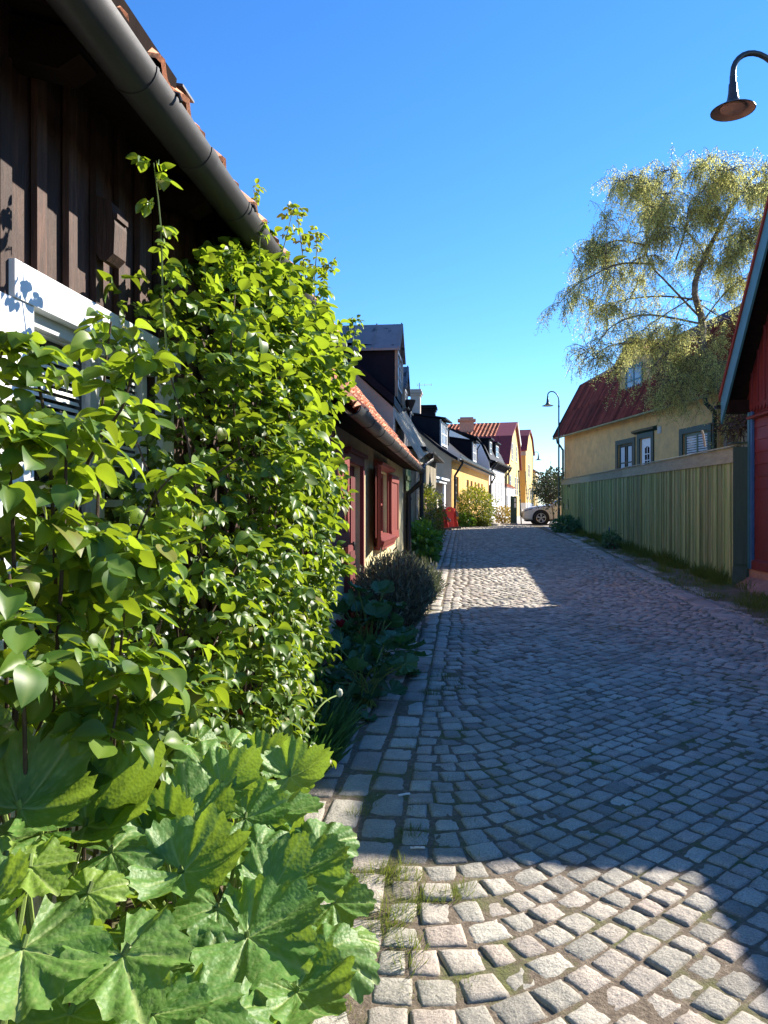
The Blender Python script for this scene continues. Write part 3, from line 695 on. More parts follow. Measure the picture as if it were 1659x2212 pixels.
# ------------------------------------------------------------------ left row: yellow house with black roof
def yellow_row_house():
    root = thing('black_roofed_house', 'long ochre house with black roof, two big black dormers and a cream gate', 'house', (-.5, 44, gz(44)))
    A = R(7.7); T = frame(-.57, 38, A); L = 18.4
    wins = [(1.3, 2.55)] + [(x, x + 1.0) for x in (5.9, 7.7, 9.65, 11.6, 13.5)]
    hs = [(a, c, 1.95, 3.22) for a, c in wins]
    b = MB(T); b.wall(0, L, -.2, 4.15, hs, depth=.14); b.build('wall', M['ochre'], root)
    for (a, c, z0, z1) in hs: window(root, T, a + .003, c - .003, z0 + .003, z1 - .003, M['palewood'], 2, 3, n=-.09, fw=.08, bar=.04, sill=.06)
    prof = [(.42, 4.05), (0, 4.32), (-.6, 4.72), (-1.3, 5.3), (-2.1, 6.0), (-2.7, 6.42)]
    for u in (-.02, L): e = MB(T); e.poly([(u, 0, 0)] + [(u, min(n, 0), z - .2) for n, z in prof] + [(u, -5.4, 4), (u, -5.4, 0)]); e.build('gable_wall', M['beige'], root)
    r = MB(T); profile_roof(r, prof, -.7, L + .1, .16); profile_roof(r, [(-2.7, 6.42), (-5.8, 3.9)], -.7, L + .1, .16); r.build('roof', M['navy'], root)
    base = lambda n: np.interp(-n, [0, .6, 1.3, 2.1, 2.7], [4.2, 4.68, 5.3, 6.0, 6.42]) - .1
    for (u0, u1) in ((.2, 2.2), (13.5, 15.4)):
        d = MB(T); nf, zt_ = -.6, 6.1
        for u in (u0, u1): d.poly([(u, nf, 4.6), (u, -2.7, 6.3), (u, -2.7, 6.45), (u, nf, zt_)])
        d.poly([(u0, nf, 4.6), (u1, nf, 4.6), (u1, nf, zt_), (u0, nf, zt_)])
        dm = d.build('dormer', M['navy'], root)
        rr = MB(T); rr.prism([(u0 - .15, nf + .3, zt_ - .02), (u1 + .15, nf + .3, zt_ - .02), (u1 + .15, -2.9, 6.52), (u0 - .15, -2.9, 6.52)], (0, 0, .08)); rr.build('dormer_roof', M['navy'], dm)
        window(dm, T, u0 + .12, u1 - .12, 4.78, 6.0, M['white'], 4, 2, n=nf + .05, fw=.08, bar=.05, glass=M['glasspale'], depth=.05)
        t = MB(T); t.box(u0 - .03, u0 + .1, nf - .02, nf + .06, 4.6, 6.08); t.build('trim', M['palewood'], dm); t = MB(T); t.box(u1 - .1, u1 + .03, nf - .02, nf + .06, 4.6, 6.08); t.build('trim', M['palewood'], dm)
        downpipe(dm, T, [(u1 + .1, nf + .3, 6.02), (u1 + .1, nf + .1, 5.7), (u1 + .1, nf + .08, 4.9)], .04)
    g = MB(T); g.halfpipe((-.1, .5, 4.06), (L, .5, 4.1), .08, 10); g.build('gutter', M['gutter'], root)
    c = MB(T); c.prism([(0, .0, 3.92), (0, .06, 3.98), (0, .4, 4.0), (0, .0, 4.2)], (L, 0, 0)); c.build('cornice', M['beige'], root)
    rd = MB(T)
    for i in range(60): u = .3 + i * .3; rd.box(u, u + .12, .4, .43, 4.12, 4.26)
    rd.box(.2, 18.2, .405, .425, 4.17, 4.2); rd.build('snow_guard', M['black'], root)
    for u in (.35, L - .3): downpipe(root, T, [(u + .25, .5, 4.0), (u + .25, .48, 3.84), (u, .12, 3.2), (u, .12, .75), (u, .2, .7)], .06)
    # chimneys
    for (x, y, d, w, h) in ((898, 893, 39.5, .5, 1.4), (925, 905, 41, .8, .9)):
        p = at(x, y, d); k = MB(); z = p[2]
        k.box(p[0] - w / 2, p[0] + w / 2, p[1] - .4, p[1] + .4, z - 1, z + h - .5)
        for i, (e_, hh) in enumerate(((.05, .09), (.1, .2), (.06, .31))): k.box(p[0] - w / 2 - e_, p[0] + w / 2 + e_, p[1] - .4 - e_, p[1] + .4 + e_, z + h - .5 + hh - .09, z + h - .5 + hh)
        k.build('chimney', M['grey_plaster'] if w < .6 else M['navy'], root)
    p = at(906, 890, 41); a = MB(); z = at(906, 831, 41)[2]
    a.tube([(p[0], p[1], p[2] - .6), (p[0], p[1], z + .1)], .018, 6); q = at(901, 832, 41); s = at(933, 831, 43)
    a.tube([tuple(q), tuple(s)], .014, 6)
    for t in np.linspace(.05, .95, 3):
        c = q + (s - q) * t; a.tube([(c[0], c[1], c[2] - .07), (c[0], c[1], c[2] + .07)], .008, 5)
    a.build('antenna', M['iron'], root)
    # gate bay between the plank shed and the ochre front
    T2 = frame(-1.45, 33.2, R(7.5)); W = 4.6
    b = MB(T2); b.wall(0, W, -.1, 2.9, [(.5, 3.8, .3, 2.75)], n=-.05, depth=.5); b.build('bay_wall', M['beige'], root)
    f = MB(T2); f.box(.2, .5, -.04, .05, .3, 2.75); f.box(3.8, 4.2, -.04, .05, .3, 2.75); f.box(.1, 4.3, -.04, .1, 2.755, 2.86); f.box(-.05, 4.5, -.04, .2, 2.9, 3.0); f.build('gate_frame', M['white'], root)
    d = MB(T2)
    for (a, c) in ((.52, 2.13), (2.17, 3.78)):
        d.box(a, c, -.3, -.22, .35, 2.05)
        for (x0, x1) in ((a + .15, (a + c) / 2 - .08), ((a + c) / 2 + .08, c - .15)): d.box(x0, x1, -.2195, -.18, .5, 1.0); d.prism([(x0, -.2195, 1.15), (x1, -.2195, 1.15), (x1, -.2195, 1.8), ((x0 + x1) / 2, -.2195, 1.92), (x0, -.2195, 1.8)], (0, .04, 0))
    d.build('gate', mat('cream_gate_paint', (.62, .6, .5), .6, .06, 5, rv=.05), root)
yellow_row_house()

def white_house():
    root = thing('white_house', 'white rendered house with dark bracketed eaves and black dormers beyond the ochre house', 'house', (2.6, 60, gz(60)))
    T = frame(1.95, 56.4, R(10)); L = 9.4
    hs = [(x, x + .75, 2.0, 3.7) for x in (1.75, 3.35, 5.2, 7.0)]
    b = MB(T); b.wall(0, L, -.2, 5.0, hs, depth=.14)
    for u in (0, L): b.poly([(u, 0, 0), (u, 0, 5), (u, -.6, 6.3), (u, -3.2, 7.6), (u, -5.5, 5), (u, -5.5, 0)])
    b.build('wall', M['limewash'], root)
    for h in hs: window(root, T, h[0] + .003, h[1] - .003, h[2] + .003, h[3] - .003, M['palewood'], 2, 3, n=-.09, fw=.08, bar=.04)
    prof = [(.5, 5.08), (.1, 5.2), (-.35, 6.2), (-.9, 6.9), (-3.1, 7.7)]
    r = MB(T); profile_roof(r, prof, -.05, L + .2, .14); profile_roof(r, [(-3.1, 7.7), (-6, 4.9)], -.05, L + .2, .14); r.build('roof', M['navy'], root)
    for i in range(12):
        k = MB(T); u = .3 + i * .8; k.prism([(u, .01, 4.55), (u, .4, 4.92), (u, .4, 5.0), (u, .01, 5.0)], (.22, 0, 0)); k.build('eave_bracket', M['navy'], root)
    g = MB(T); g.halfpipe((-.1, .58, 5.08), (L + .2, .58, 5.08), .09, 8); g.build('gutter', M['gutter'], root)
    for (u0, u1) in ((.6, 2.1), (4.2, 6.2)):
        d = MB(T); d.box(u0, u1, -2.4, -.1, 5.5, 6.75); d.box(u0 - .12, u1 + .12, -2.5, .1, 6.755, 6.86); dm = d.build('dormer', M['navy'], root)
        window(dm, T, u0 + .2, u1 - .2, 5.65, 6.6, M['palewood'], 2, 2, n=-.05, fw=.08, bar=.05, depth=.045)
    downpipe(root, T, [(.2, .58, 5.0), (.2, .5, 4.8), (.05, .12, 4.3), (.05, .12, .8)], .07); downpipe(root, T, [(L, .58, 5.0), (L, .5, 4.8), (L + .02, .12, 4.3), (L + .02, .12, .8)], .07)
white_house()
def garden_wall():
    t = thing('garden_wall', 'low white wall with red tile coping between white house and tall yellow house', 'wall', (3.8, 68, gz(68)))
    T = frame(3.62, 65.9, R(10)); b = MB(T); b.wall(0, 7.6, -.2, 3.5, [(1.6, 2.4, 1.0, 2.7), (4.2, 5.1, 1.0, 2.7)], depth=.1); b.box(0, 7.6, -.45, -.101, -.2, 3.5); b.build('wall', M['limewash'], t)
    d = MB(T); d.box(1.6, 2.4, -.1, -.08, 1.0, 2.7); d.box(4.2, 5.1, -.1, -.08, 1.0, 2.7); d.build('doorway', M['black'], t)
    c = MB(T); c.sheet((0, .15, 3.45), (1, 0, 0), unit((0, -.5, .3)), 7.6, .7, unit((0, .3, .5)), pu=.3, ps=.35, amp=.05); c.build('coping', M['tile2'], t)
garden_wall()
def big_yellow_house():
    root = thing('gabled_yellow_house', 'tall yellow gabled house with red mansard roof, orange tiles and a brick chimney', 'house', (5.2, 80, gz(80)))
    T = frame(4.3, 74, R(10)); W = 11.6; um = 7.0
    zE, zK, zR = 5.9, 8.75, 10.6; k0, k1 = 2.6, 10.0
    gable = [(0, 0, -.2), (W, 0, -.2), (W, 0, zE), (k1, 0, zK), (um, 0, zR), (k0, 0, zK), (0, 0, zE)]
    b = MB(T); b.prism(gable, (0, -16, 0)); b.build('wall', M['yellow'], root)
    r = MB(T)
    r.prism([(-.3, .25, zE - .1), (k0 - .1, .25, zK), (k0 - .1, -16, zK), (-.3, -16, zE - .1)], (-.1, 0, .12))
    r.prism([(W + .3, .25, zE - .1), (k1 + .1, .25, zK), (k1 + .1, -16, zK), (W + .3, -16, zE - .1)], (.1, 0, .12))
    r.prism([(k1 + .1, .25, zK), (um, .25, zR), (um, -16, zR), (k1 + .1, -16, zK)], (0, 0, .14))
    r.prism([(k0 - .1, .25, zK), (um, .25, zR), (um, -1.5, zR), (k0 - .1, -1.5, zK)], (0, 0, .14)); 
    for i in range(12): n = -1 - i * 1.2; r.prism([(-.42, n, zE - .02), (k0 - .22, n, zK + .1), (k0 - .22, n - .06, zK + .1), (-.42, n - .06, zE - .02)], (-.05, 0, .04))
    r.build('mansard_roof', M['red_roof'], root)
    dl = math.hypot(um - k0, zR - zK); S = np.array(((um - k0 + .1), 0, zR - zK)); S = S / np.linalg.norm(S); N = np.array((-S[2], 0, S[0]))
    t = MB(T); t.put([(k0 - .1, -1.5, zK), (um, -1.5, zR), (um, -16, zR), (k0 - .1, -16, zK)], [(0, 1, 2, 3)])
    t.sheet((k0 - .15, -1.5, zK + .05), (0, -1, 0), S, 14.5, dl + .12, N, pu=.42, ps=.42, amp=.075, lift=.06); t.build('tiled_roof', M['tile2'], root)
    v = MB(T); v.prism([(um, .26, zR - .05), (um, .26, zR + .2), (k1 + .5, .26, zK - .1), (k1 + .3, .26, zK - .35)], (0, .08, 0)); v.build('verge_board', M['white'], root)
    for (u, z0, z1) in ((3.6, 6.5, 8.3), (2.0, 2.9, 4.9), (6.6, 2.9, 4.9), (2.0, .9, 2.0), (6.6, .9, 2.0), (8.6, 2.9, 4.9), (7.6, 6.5, 8.3)):
        window(root, T, u, u + 1.3, z0, z1, M['palewood'], 2, 3, n=.03, fw=.1, bar=.06, glass=M['glasspale'], sill=.1, depth=.05)
    p = np.array(at(1008, 915, 79)); c = MB(); c.box(p[0] - .75, p[0] + .75, p[1] - .6, p[1] + .6, p[2] - 1.6, p[2] + .2); c.box(p[0] - .95, p[0] + .95, p[1] - .8, p[1] + .8, p[2] + .2, p[2] + .42); c.box(p[0] - .7, p[0] + .7, p[1] - .55, p[1] + .55, p[2] + .42, p[2] + .62); c.build('chimney', M['brick'], root)
    downpipe(root, T, [(.2, .25, 5.8), (.2, .14, 5.5), (.2, .14, .8)], .07)
big_yellow_house()
def tower_house():
    root = thing('stepped_yellow_house', 'narrow yellow house with flank coloured orange for shade and dark red mansard beyond the gabled house', 'house', (7.5, 94, gz(94)))
    T = frame(7.4, 90, R(13)); W = 6.4; um = 2.9; zE, zK, zR = 8.2, 10.1, 11.0
    b = MB(T); b.prism([(.02, 0, 2.2), (W, 0, 2.2), (W, 0, zE), (W - 1.6, 0, zK), (um, 0, zR), (1.5, 0, zK), (.02, 0, zE)], (0, -9, 0)); b.build('wall', M['yellow'], root)
    s = MB(T); s.box(-.08, .0, -9, .0, 2.25, 7.8); s.build('flank_wall', M['orange'], root)  # side away from the sun, its shade painted as a darker plaster
    q = MB(T); q.box(-.12, W, -9, .06, -.2, 2.2); q.build('base', M['limewash'], root)
    c = MB(T); c.box(-.25, .0, -9, .05, 7.8, 8.3); c.build('cornice', M['beige'], root)
    r = MB(T); P = [(-.4, zE + .1), (1.1, zK), (um, zR), (W - 1.3, zK), (W + .3, zE)]
    for (a, c_) in zip(P, P[1:]): r.prism([(a[0], .2, a[1]), (c_[0], .2, c_[1]), (c_[0], -9, c_[1]), (a[0], -9, a[1])], (0, 0, .16))
    r.build('roof', M['red_roof'], root)
    for (u, z0, z1) in ((1.6, 5.3, 6.9), (2.9, 5.3, 6.9), (1.6, 2.6, 4.0), (3.2, 2.6, 4.0), (5.0, 2.6, 4.2)): window(root, T, u, u + .8, z0, z1, M['palewood'], 2, 3, n=.03, fw=.09, bar=.05, depth=.05)
tower_house()
def corner_house():
    root = thing('hipped_yellow_house', 'small pale yellow house with orange hipped roof at the far end', 'house', (10.5, 108, gz(108)))
    T = frame(9.9, 105, R(8)); L = 9.5; b = MB(T); b.box(0, L, -8, 0, -.2, 6.6); b.build('wall', M['yellow'], root)
    r = MB(T); p = [(-.4, .4, 6.6), (L + .4, .4, 6.6), (L + .4, -8.4, 6.6), (-.4, -8.4, 6.6), (3.5, -4, 9.2), (L - 3.5, -4, 9.2)]; r.put(p, [(0, 1, 5, 4), (1, 2, 5), (2, 3, 4, 5), (3, 0, 4), (3, 2, 1, 0)]); r.build('roof', M['tile2'], root)
    c = MB(T); c.box(-.15, L + .15, .0, .15, 6.2, 6.55); c.build('cornice', M['limewash'], root)
    for u in (1, 3.6, 6.4):
        for z in (1.4, 4.2): window(root, T, u, u + 1.1, z, z + 1.7, M['palewood'], 2, 3, n=.03, fw=.1, bar=.05, depth=.05)
    downpipe(root, T, [(L, .35, 6.5), (L, .15, 6.1), (L, .15, .8)], .07)
corner_house()
# ------------------------------------------------------------------ right side: fence, red house, yellow house
def plank_fence():
    root = thing('plank_fence', 'long weathered green plank fence with a broad grey top rail along the grassy verge', 'fence', (5, 27, gz(27)))
    T = frame(5.2, 40.4, -.0165, False); L = 26.65
    yo = lambda u: 40.4 - u
    zb = lambda u: gz(yo(u)) + .06; zt = lambda u: gz(yo(u)) + 2.42
    b = MB(T); boards(b, 0, L, 0, 0, .15, n=0, th=.022, jit=.005, zt=lambda u: zt(u) - .2, zb=zb, gap=.007)
    u = 0
    while u < L - .2: b.box(u, u + .028, .006, .02, zb(u) + .02, zt(u) - .22); u += random.choice([.15, .3, .3, .45])
    b.poly([(0, -.03, zb(0)), (L, -.03, zb(L)), (L, -.03, zt(L) - .1), (0, -.03, zt(0) - .1)]); b.build('boards', M['greenboard'], root)
    r = MB(T); n = 8
    for i in range(n):
        a, c = L * i / n, L * (i + 1) / n - .006; d = random.uniform(-.004, .004)
        r.prism([(a, .012 + d, zt(a) - .27), (c, .012 + d, zt(c) - .27), (c, .012 + d, zt(c) - .005), (a, .012 + d, zt(a) - .005)], (0, .022, 0))
    r.build('top_rail', M['greenrail'], root)
    c = MB(T); n = 11
    for i in range(n):
        a, e = L * i / n, L * (i + 1) / n - .01; dz = random.uniform(-.004, .012)
        c.prism([(a, .075, zt(a) - .012 + dz), (a, .07, zt(a) + .012 + dz), (a, -.16, zt(a) + .06 + dz), (a, -.16, zt(a) + .03 + dz)], (e - a, 0, zt(e) - zt(a)))
    c.build('cap', M['greenrail'], root)
    e = MB(T); e.box(L - .0, L + .03, -.24, .04, zb(L) - .02, zt(L) - .0); e.box(L - .12, L + .06, -.30, .09, zt(L) + .06, zt(L) + .085)
    e.box(L + .03, L + .05, -.24, .05, zb(L) + .3, zt(L) - .01); e.build('end_panel', M['greendark'], root)
    f = MB(T); f.prism([(L + .02, -.2, zb(L) + .26), (L + .02, .05, zb(L) + .27), (L + .13, .1, zb(L) - .06), (L + .13, -.1, zb(L) - .06)], (.012, 0, 0)); f.build('kick_plate', M['greendark'], root)
    # spray marks
    g = MB(T)
    for (u, z) in ((1.9, .95), (2.35, .94)):
        for k in range(3): g.box(u, u + .26, .021, .026, gz(yo(u)) + z + k * .09, gz(yo(u)) + z + k * .09 + .03)
        g.box(u + .22, u + .27, .021, .0265, gz(yo(u)) + z, gz(yo(u)) + z + .21)
    for (u, z) in ((10.3, 1.0), (10.45, 1.12), (10.4, 1.25)): g.tube([(u, .023, z + .3), (u + .1, .024, z + .42), (u + .05, .023, z + .5)], .012, 5)
    g.build('pale_spray_mark', M['graffito'], root)
    g = MB(T)
    for pts in ([(2.6, 2.1), (3.0, 2.2), (3.3, 2.05), (3.6, 2.2)], [(2.9, 1.5), (3.1, 1.3), (3.0, 1.1), (3.2, 1.0)], [(1.2, 1.2), (1.0, 1.3), (1.1, 1.05), (1.3, 1.0)]):
        g.tube([(u, .022, z + .5) for u, z in pts], .02, 5)
    g.build('dark_spray_mark', M['darkspray'], root)
    g = MB(T); g.tube([(14.2, .023, .62), (14.3, .024, .72), (14.24, .023, .8), (14.35, .023, .9)], .018, 5); g.build('blue_spray_mark', M['bluemark'], root)
    g = MB(T); g.tube([(13.4, .023, .66), (13.5, .024, .76), (13.42, .023, .84), (13.5, .023, .9)], .014, 5); g.build('white_spray_mark', M['graffito'], root)
    b = MB(); p = at(1523, 965, 13.9); b.tube([tuple(p), tuple(at(1519, 938, 13.9)), tuple(at(1516, 930, 13.9))], .02, 6); b.build('broken_batten', M['weathered'], root)
plank_fence()

def red_house():
    root = thing('red_timber_house', 'dark red timber house with blue bargeboard and scalloped gable boards beside the green fence', 'house', (5, 11.3, gz(11)))
    T = frame(5.02, 13.68, 0, False); W = 4.9; um, zR, zE = 2.4, 6.72, 3.44; s = (zR - zE) / (um + .26)
    zr = lambda u: zR - abs(u - um) * s
    b = MB(T); z = .62
    while z < 3.2:                                   # horizontal cladding
        h = .21; b.prism([(0, -.03, z), (0, .018, z), (0, .004, min(z + h, 3.2)), (0, -.03, min(z + h, 3.2))], (W, 0, 0)); z += h
    b.box(0, W, -.2, -.031, .3, 3.2)
    for u in (0, W - .1): b.box(u, u + .1, -7, -.2, .3, 3.4)
    b.box(0, W, -7.1, -7, .3, 3.4)
    b.build('wall', M['redwood'], root)
    g = MB(T); u = .0; k = 0
    while u < W:
        e = min(u + .14, W); m = (u + e) / 2; zb = 3.26
        g.prism([(u + .003, .03, zb + .04), (m, .03, zb - .06), (e - .003, .03, zb + .04), (e - .003, .03, zr(e) - .02), (m, .03, zr(m) - .02), (u + .003, .03, zr(u) - .02)], (0, .022, 0))
        if k % 2 == 0: g.box(e - .022, e + .022, .053, .075, zb + .09, max(zb + .1, zr(e) - .05))
        u = e; k += 1
    g.poly([(0, .02, 3.2), (W, .02, 3.2), (W, .02, zr(W)), (um, .02, zR), (0, .02, zr(0))])
    g.build('gable_boards', M['redwood'], root)
    d = MB(T); d.prism([(0, .0, 3.08), (0, .1, 3.1), (0, .11, 3.13), (0, .0, 3.19)], (W, 0, 0)); d.build('drip_board', M['redwood'], root)
    c = MB(T); c.box(-.02, .15, .02, .06, .5, 3.22); c.build('corner_board', M['blue'], root)
    c = MB(T); c.box(-.045, -.02, -.16, .06, .5, 3.3); c.build('corner_return', M['teal'], root)
    c2 = MB(T); c2.box(-.02, .055, .0605, .075, .5, 3.22); c2.build('corner_strip', M['teal'], root)
    p = MB(T); p.box(.15, W, .0, .07, .5, .64); p.prism([(.15, .07, .64), (.15, .0, .69), (.15, .0, .64)], (W, 0, 0)); p.build('base_board', M['redwood'], root)
    p = MB(T); p.box(-.05, W, -7, .04, -.2, .5); p.prism([(-.1, .04, -.1), (-.1, .04, .36), (-.1, .5, .12), (-.1, .55, -.1)], (W, 0, 0)); p.build('plinth', M['pinkstone'], root)
    r = MB(T)
    for sg in (1, -1):
        e = um - sg * (um + .32); ze = zR - (um + .32) * s
        r.prism([(e, .46, ze + .10), (um, .46, zR + .10), (um, -7.4, zR + .10), (e, -7.4, ze + .10)], (0, 0, .1))
    r.build('roof', M['maroon_roof'], root)
    q = MB(T)
    for sg in (1, -1):
        e = um - sg * (um + .28); ze = zR - (um + .28) * s
        q.prism([(e, .40, ze - .36), (um, .40, zR - .36), (um, .40, zR + .095), (e, .40, ze + .095)], (0, .035, 0))
    q.build('bargeboard', M['teal'], root)
    f = MB(T)
    for sg in (1, -1):
        e = um - sg * (um + .27); ze = zR - (um + .27) * s
        f.prism([(e, .0, ze + .02), (um, .0, zR + .02), (um, .4, zR + .02), (e, .4, ze + .02)], (0, 0, .07))
        f.prism([(e, .0, ze + .02), (e, .39, ze + .02), (e, .39, ze - .2), (e, .0, ze - .2)], (sg * .26, 0, .0))
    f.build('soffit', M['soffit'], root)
    t = MB(T); t.halfpipe((-.37, .5, 3.4), (-.37, -7.3, 3.4), .07, 8); t.build('gutter', M['black'], root)
red_house()
def annex():  # added out of view; outline shaped to throw the near road shadow
    t = thing('shadow_annex', 'low red timber annex beside the red house, unseen, added to shade the road', 'annex', (5, 7.5, gz(7)))
    T = frame(5.02, 8.76, 0, False); b = MB(T); b.prism([(0, 0, .0), (2.35, 0, .0), (2.35, 0, 2.85), (1.45, 0, 3.75), (0, 0, 3.85)], (0, -5, 0)); b.build('wall', M['redwood'], t)
    r = MB(T); r.prism([(2.5, .2, 2.72), (1.42, .2, 3.79), (1.42, -5.2, 3.79), (2.5, -5.2, 2.72)], (0, 0, .09)); r.prism([(1.4, .2, 3.8), (0, .2, 3.89), (0, -5.2, 3.89), (1.4, -5.2, 3.8)], (0, 0, .09)); r.build('roof', M['maroon_roof'], t)
annex()
def shadow_fence():  # unseen, added so its height sets the shadow edge on the setts
    t = thing('shadow_fence', 'dark red fence nearer than the annex, unseen, added to shade the road edge', 'fence', (4.7, 3, gz(3)))
    T = frame(4.72, 6.35, 0, False); b = MB(T); boards(b, 0, 8.5, 0, 2.68, .16, gap=.006); b.box(0, 8.5, -.08, -.025, .5, .6); b.box(0, 8.5, -.08, -.025, 2.1, 2.2); b.build('boards', M['redwood'], t)
    c = MB(T); c.box(0, 8.5, -.1, .06, 2.685, 2.73); c.build('cap', M['redwood'], t)
shadow_fence()

def right_house():
    root = thing('mansard_yellow_house', 'mustard plastered house with corrugated dark red mansard roof behind the green fence', 'house', (7, 32, gz(32)))
    T = frame(5.3, 40.2, R(11.7), False); L = 15.0
    hs = [(6.95, 8.45, 2.7, 4.28), (9.1, 10.12, 2.0, 4.36), (12.62, 14.33, 2.9, 4.2)]
    b = MB(T); b.wall(0, L, 0, 5.45, hs, depth=.14)
    for u in (0, L): b.poly([(u, 0, 0), (u, 0, 5.4), (u, -1.0, 8.0), (u, -4.5, 9.9), (u, -8, 8), (u, -9, 5.4), (u, -9, 0)])
    b.poly([(0, -9, 0), (L, -9, 0), (L, -9, 5.4), (0, -9, 5.4)]); b.build('wall', M['tan'], root)
    for i, (a, c, z0, z1) in enumerate(hs):
        f = MB(T)
        for q in ((a - .24, a, z0 - .2, z1 + .2), (c, c + .22, z0 - .2, z1 + .2), (a, c, z1, z1 + .2)): f.box(q[0], q[1], .003, .05, q[2], q[3])
        if i == 1: f.prism([(a - .5, .003, z1 + .205), (a - .5, .16, z1 + .27), (a - .5, .18, z1 + .34), (a - .5, .003, z1 + .40)], (c - a + .95, 0, 0))
        if i == 1:
            d = MB(T); d.box(a + .02, c - .02, -.12, -.06, z0, z1 - .02); dm = d.build('door', M['white'], root)
            w = MB(T); m = (a + c) / 2
            for k in (-1, 1):
                x0, x1 = m + k * .03, m + k * .2; w.prism([(x0, -.0595, 3.2), (x1, -.0595, 3.2), (x1, -.0595, 3.95), (x0, -.0595, 4.03 if True else 0)], (0, .008, 0))
            w.build('pane', M['glass'], dm)
            mm = MB(T)
            for z in (3.45, 3.7): mm.box(m - .21, m + .21, -.0514, -.046, z, z + .03)
            mm.build('glazing_bar', M['white'], dm)
            f.build('door_casing', M['greenframe'], root)
        else:
            w = window(root, T, a + .003, c - .003, z0, z1 - .003, M['greenframe'] if i == 0 else mat('sage_paint', (.12, .2, .15), .5, .1, 5), 2, 2 if i == 0 else 1, n=-.04, fw=.09, bar=.05)
            f.build('casing', M['greenframe'], w)
            cb = MB(T)
            if i == 2:
                for k in range(12):
                    for (x0, x1) in ((a + .12, (a + c) / 2 - .06), ((a + c) / 2 + .06, c - .12)): cb.box(x0, x1, -.068, -.064, z0 + .2 + k * .085, z0 + .26 + k * .085)
            else:
                for (x0, x1) in ((a + .12, a + .5), (a + .85, a + 1.2)): cb.box(x0, x1, -.068, -.064, z0, z1 - .12)
            cb.build('blind', M['curtain'], w)
    # corrugated mansard
    c = MB(T); P = (-.4, .38, 5.28); S = unit((0, -1.4, 2.74)); N = unit((0, 2.74, 1.4))
    c.sheet(P, (1, 0, 0), S, L + .4, 3.05, N, pu=.2, ps=1.6, amp=.04, lift=.02, jit=.003); c.build('mansard_roof', M['maroon_roof'], root)
    r = MB(T); r.prism([(-.3, -1.0, 8.0), (L, -1.0, 8.0), (L, -4.5, 9.9), (-.3, -4.5, 9.9)], (0, 0, .1)); r.prism([(-.3, -8, 8.0), (L, -8, 8.0), (L, -4.5, 9.9), (-.3, -4.5, 9.9)], (0, 0, .1)); r.prism([(-.3, -9.2, 5.3), (L, -9.2, 5.3), (L, -8, 8.0), (-.3, -8, 8.0)], (0, -.05, .1)); r.build('upper_roof', M['maroon_roof'], root)
    v = MB(T); v.prism([(-.44, .42, 5.2), (-.44, .5, 5.35), (-.44, -1.0, 8.12), (-.44, -4.5, 10.05), (-.44, -4.5, 9.85), (-.44, -1.0, 7.85)], (.06, 0, 0)); v.build('verge_board', M['greenframe'], root)
    g = MB(T); g.halfpipe((-.4, .45, 5.25), (L, .45, 5.25), .075, 8); g.build('gutter', M['greenrail'], root)
    # dormer with yellow cheeks
    d = MB(T); a, e = 6.3, 9.4; nf = -.35
    d.prism([(a, nf, 5.5), (e, nf, 5.5), (e, nf, 7.8), ((a + e) / 2, nf, 8.5), (a, nf, 7.8)], (0, -3.2, 0)); dm = d.build('dormer', M['tan'], root)
    dr = MB(T); m = (a + e) / 2
    for sg in (-1, 1): x = m + sg * (e - a) / 2 + sg * .2; dr.prism([(x, nf + .25, 7.74), (m, nf + .25, 8.6), (m, nf - 4, 8.6), (x, nf - 4, 7.74)], (0, 0, .1))
    dr.build('dormer_roof', M['maroon_roof'], dm)
    window(dm, T, 7.0, 8.6, 5.75, 7.6, M['teal'], 2, 3, n=nf + .06, fw=.1, bar=.05, glass=M['glasspale'], depth=.05)
    downpipe(root, T, [(.15, .45, 5.2), (.15, .42, 5.0), (.15, .12, 4.6), (.15, .12, .9)], .055, m=M['greenframe'])
    downpipe(root, T, [(14.9, .45, 5.2), (14.9, .42, 5.0), (14.9, .12, 4.7), (14.9, .12, .5)], .075, m=M['greenframe'])
    q = MB(T); q.box(10.65, 10.95, .0, .03, 4.42, 4.68); 
    for k in range(4): q.box(10.68, 10.92, .031, .04, 4.45 + k * .055, 4.475 + k * .055)
    q.build('air_vent', M['palewood'], root)
right_house()
def rough_wall_house():
    root = thing('rough_rendered_outbuilding', 'rough rendered outbuilding with brown creeper between mustard house and red house', 'outbuilding', (8.6, 22, gz(22)))
    T = frame(5.3, 40.2, R(11.7), False); b = MB(T); b.box(15.05, 21, -4, -.1, 0, 4.9); b.build('wall', M['rough_stone'], root)
    r = MB(T); r.prism([(15.0, .1, 4.9), (21.1, .1, 4.9), (21.1, -4.2, 5.5), (15.0, -4.2, 5.5)], (0, 0, .12)); r.build('roof', M['maroon_roof'], root)
rough_wall_house()
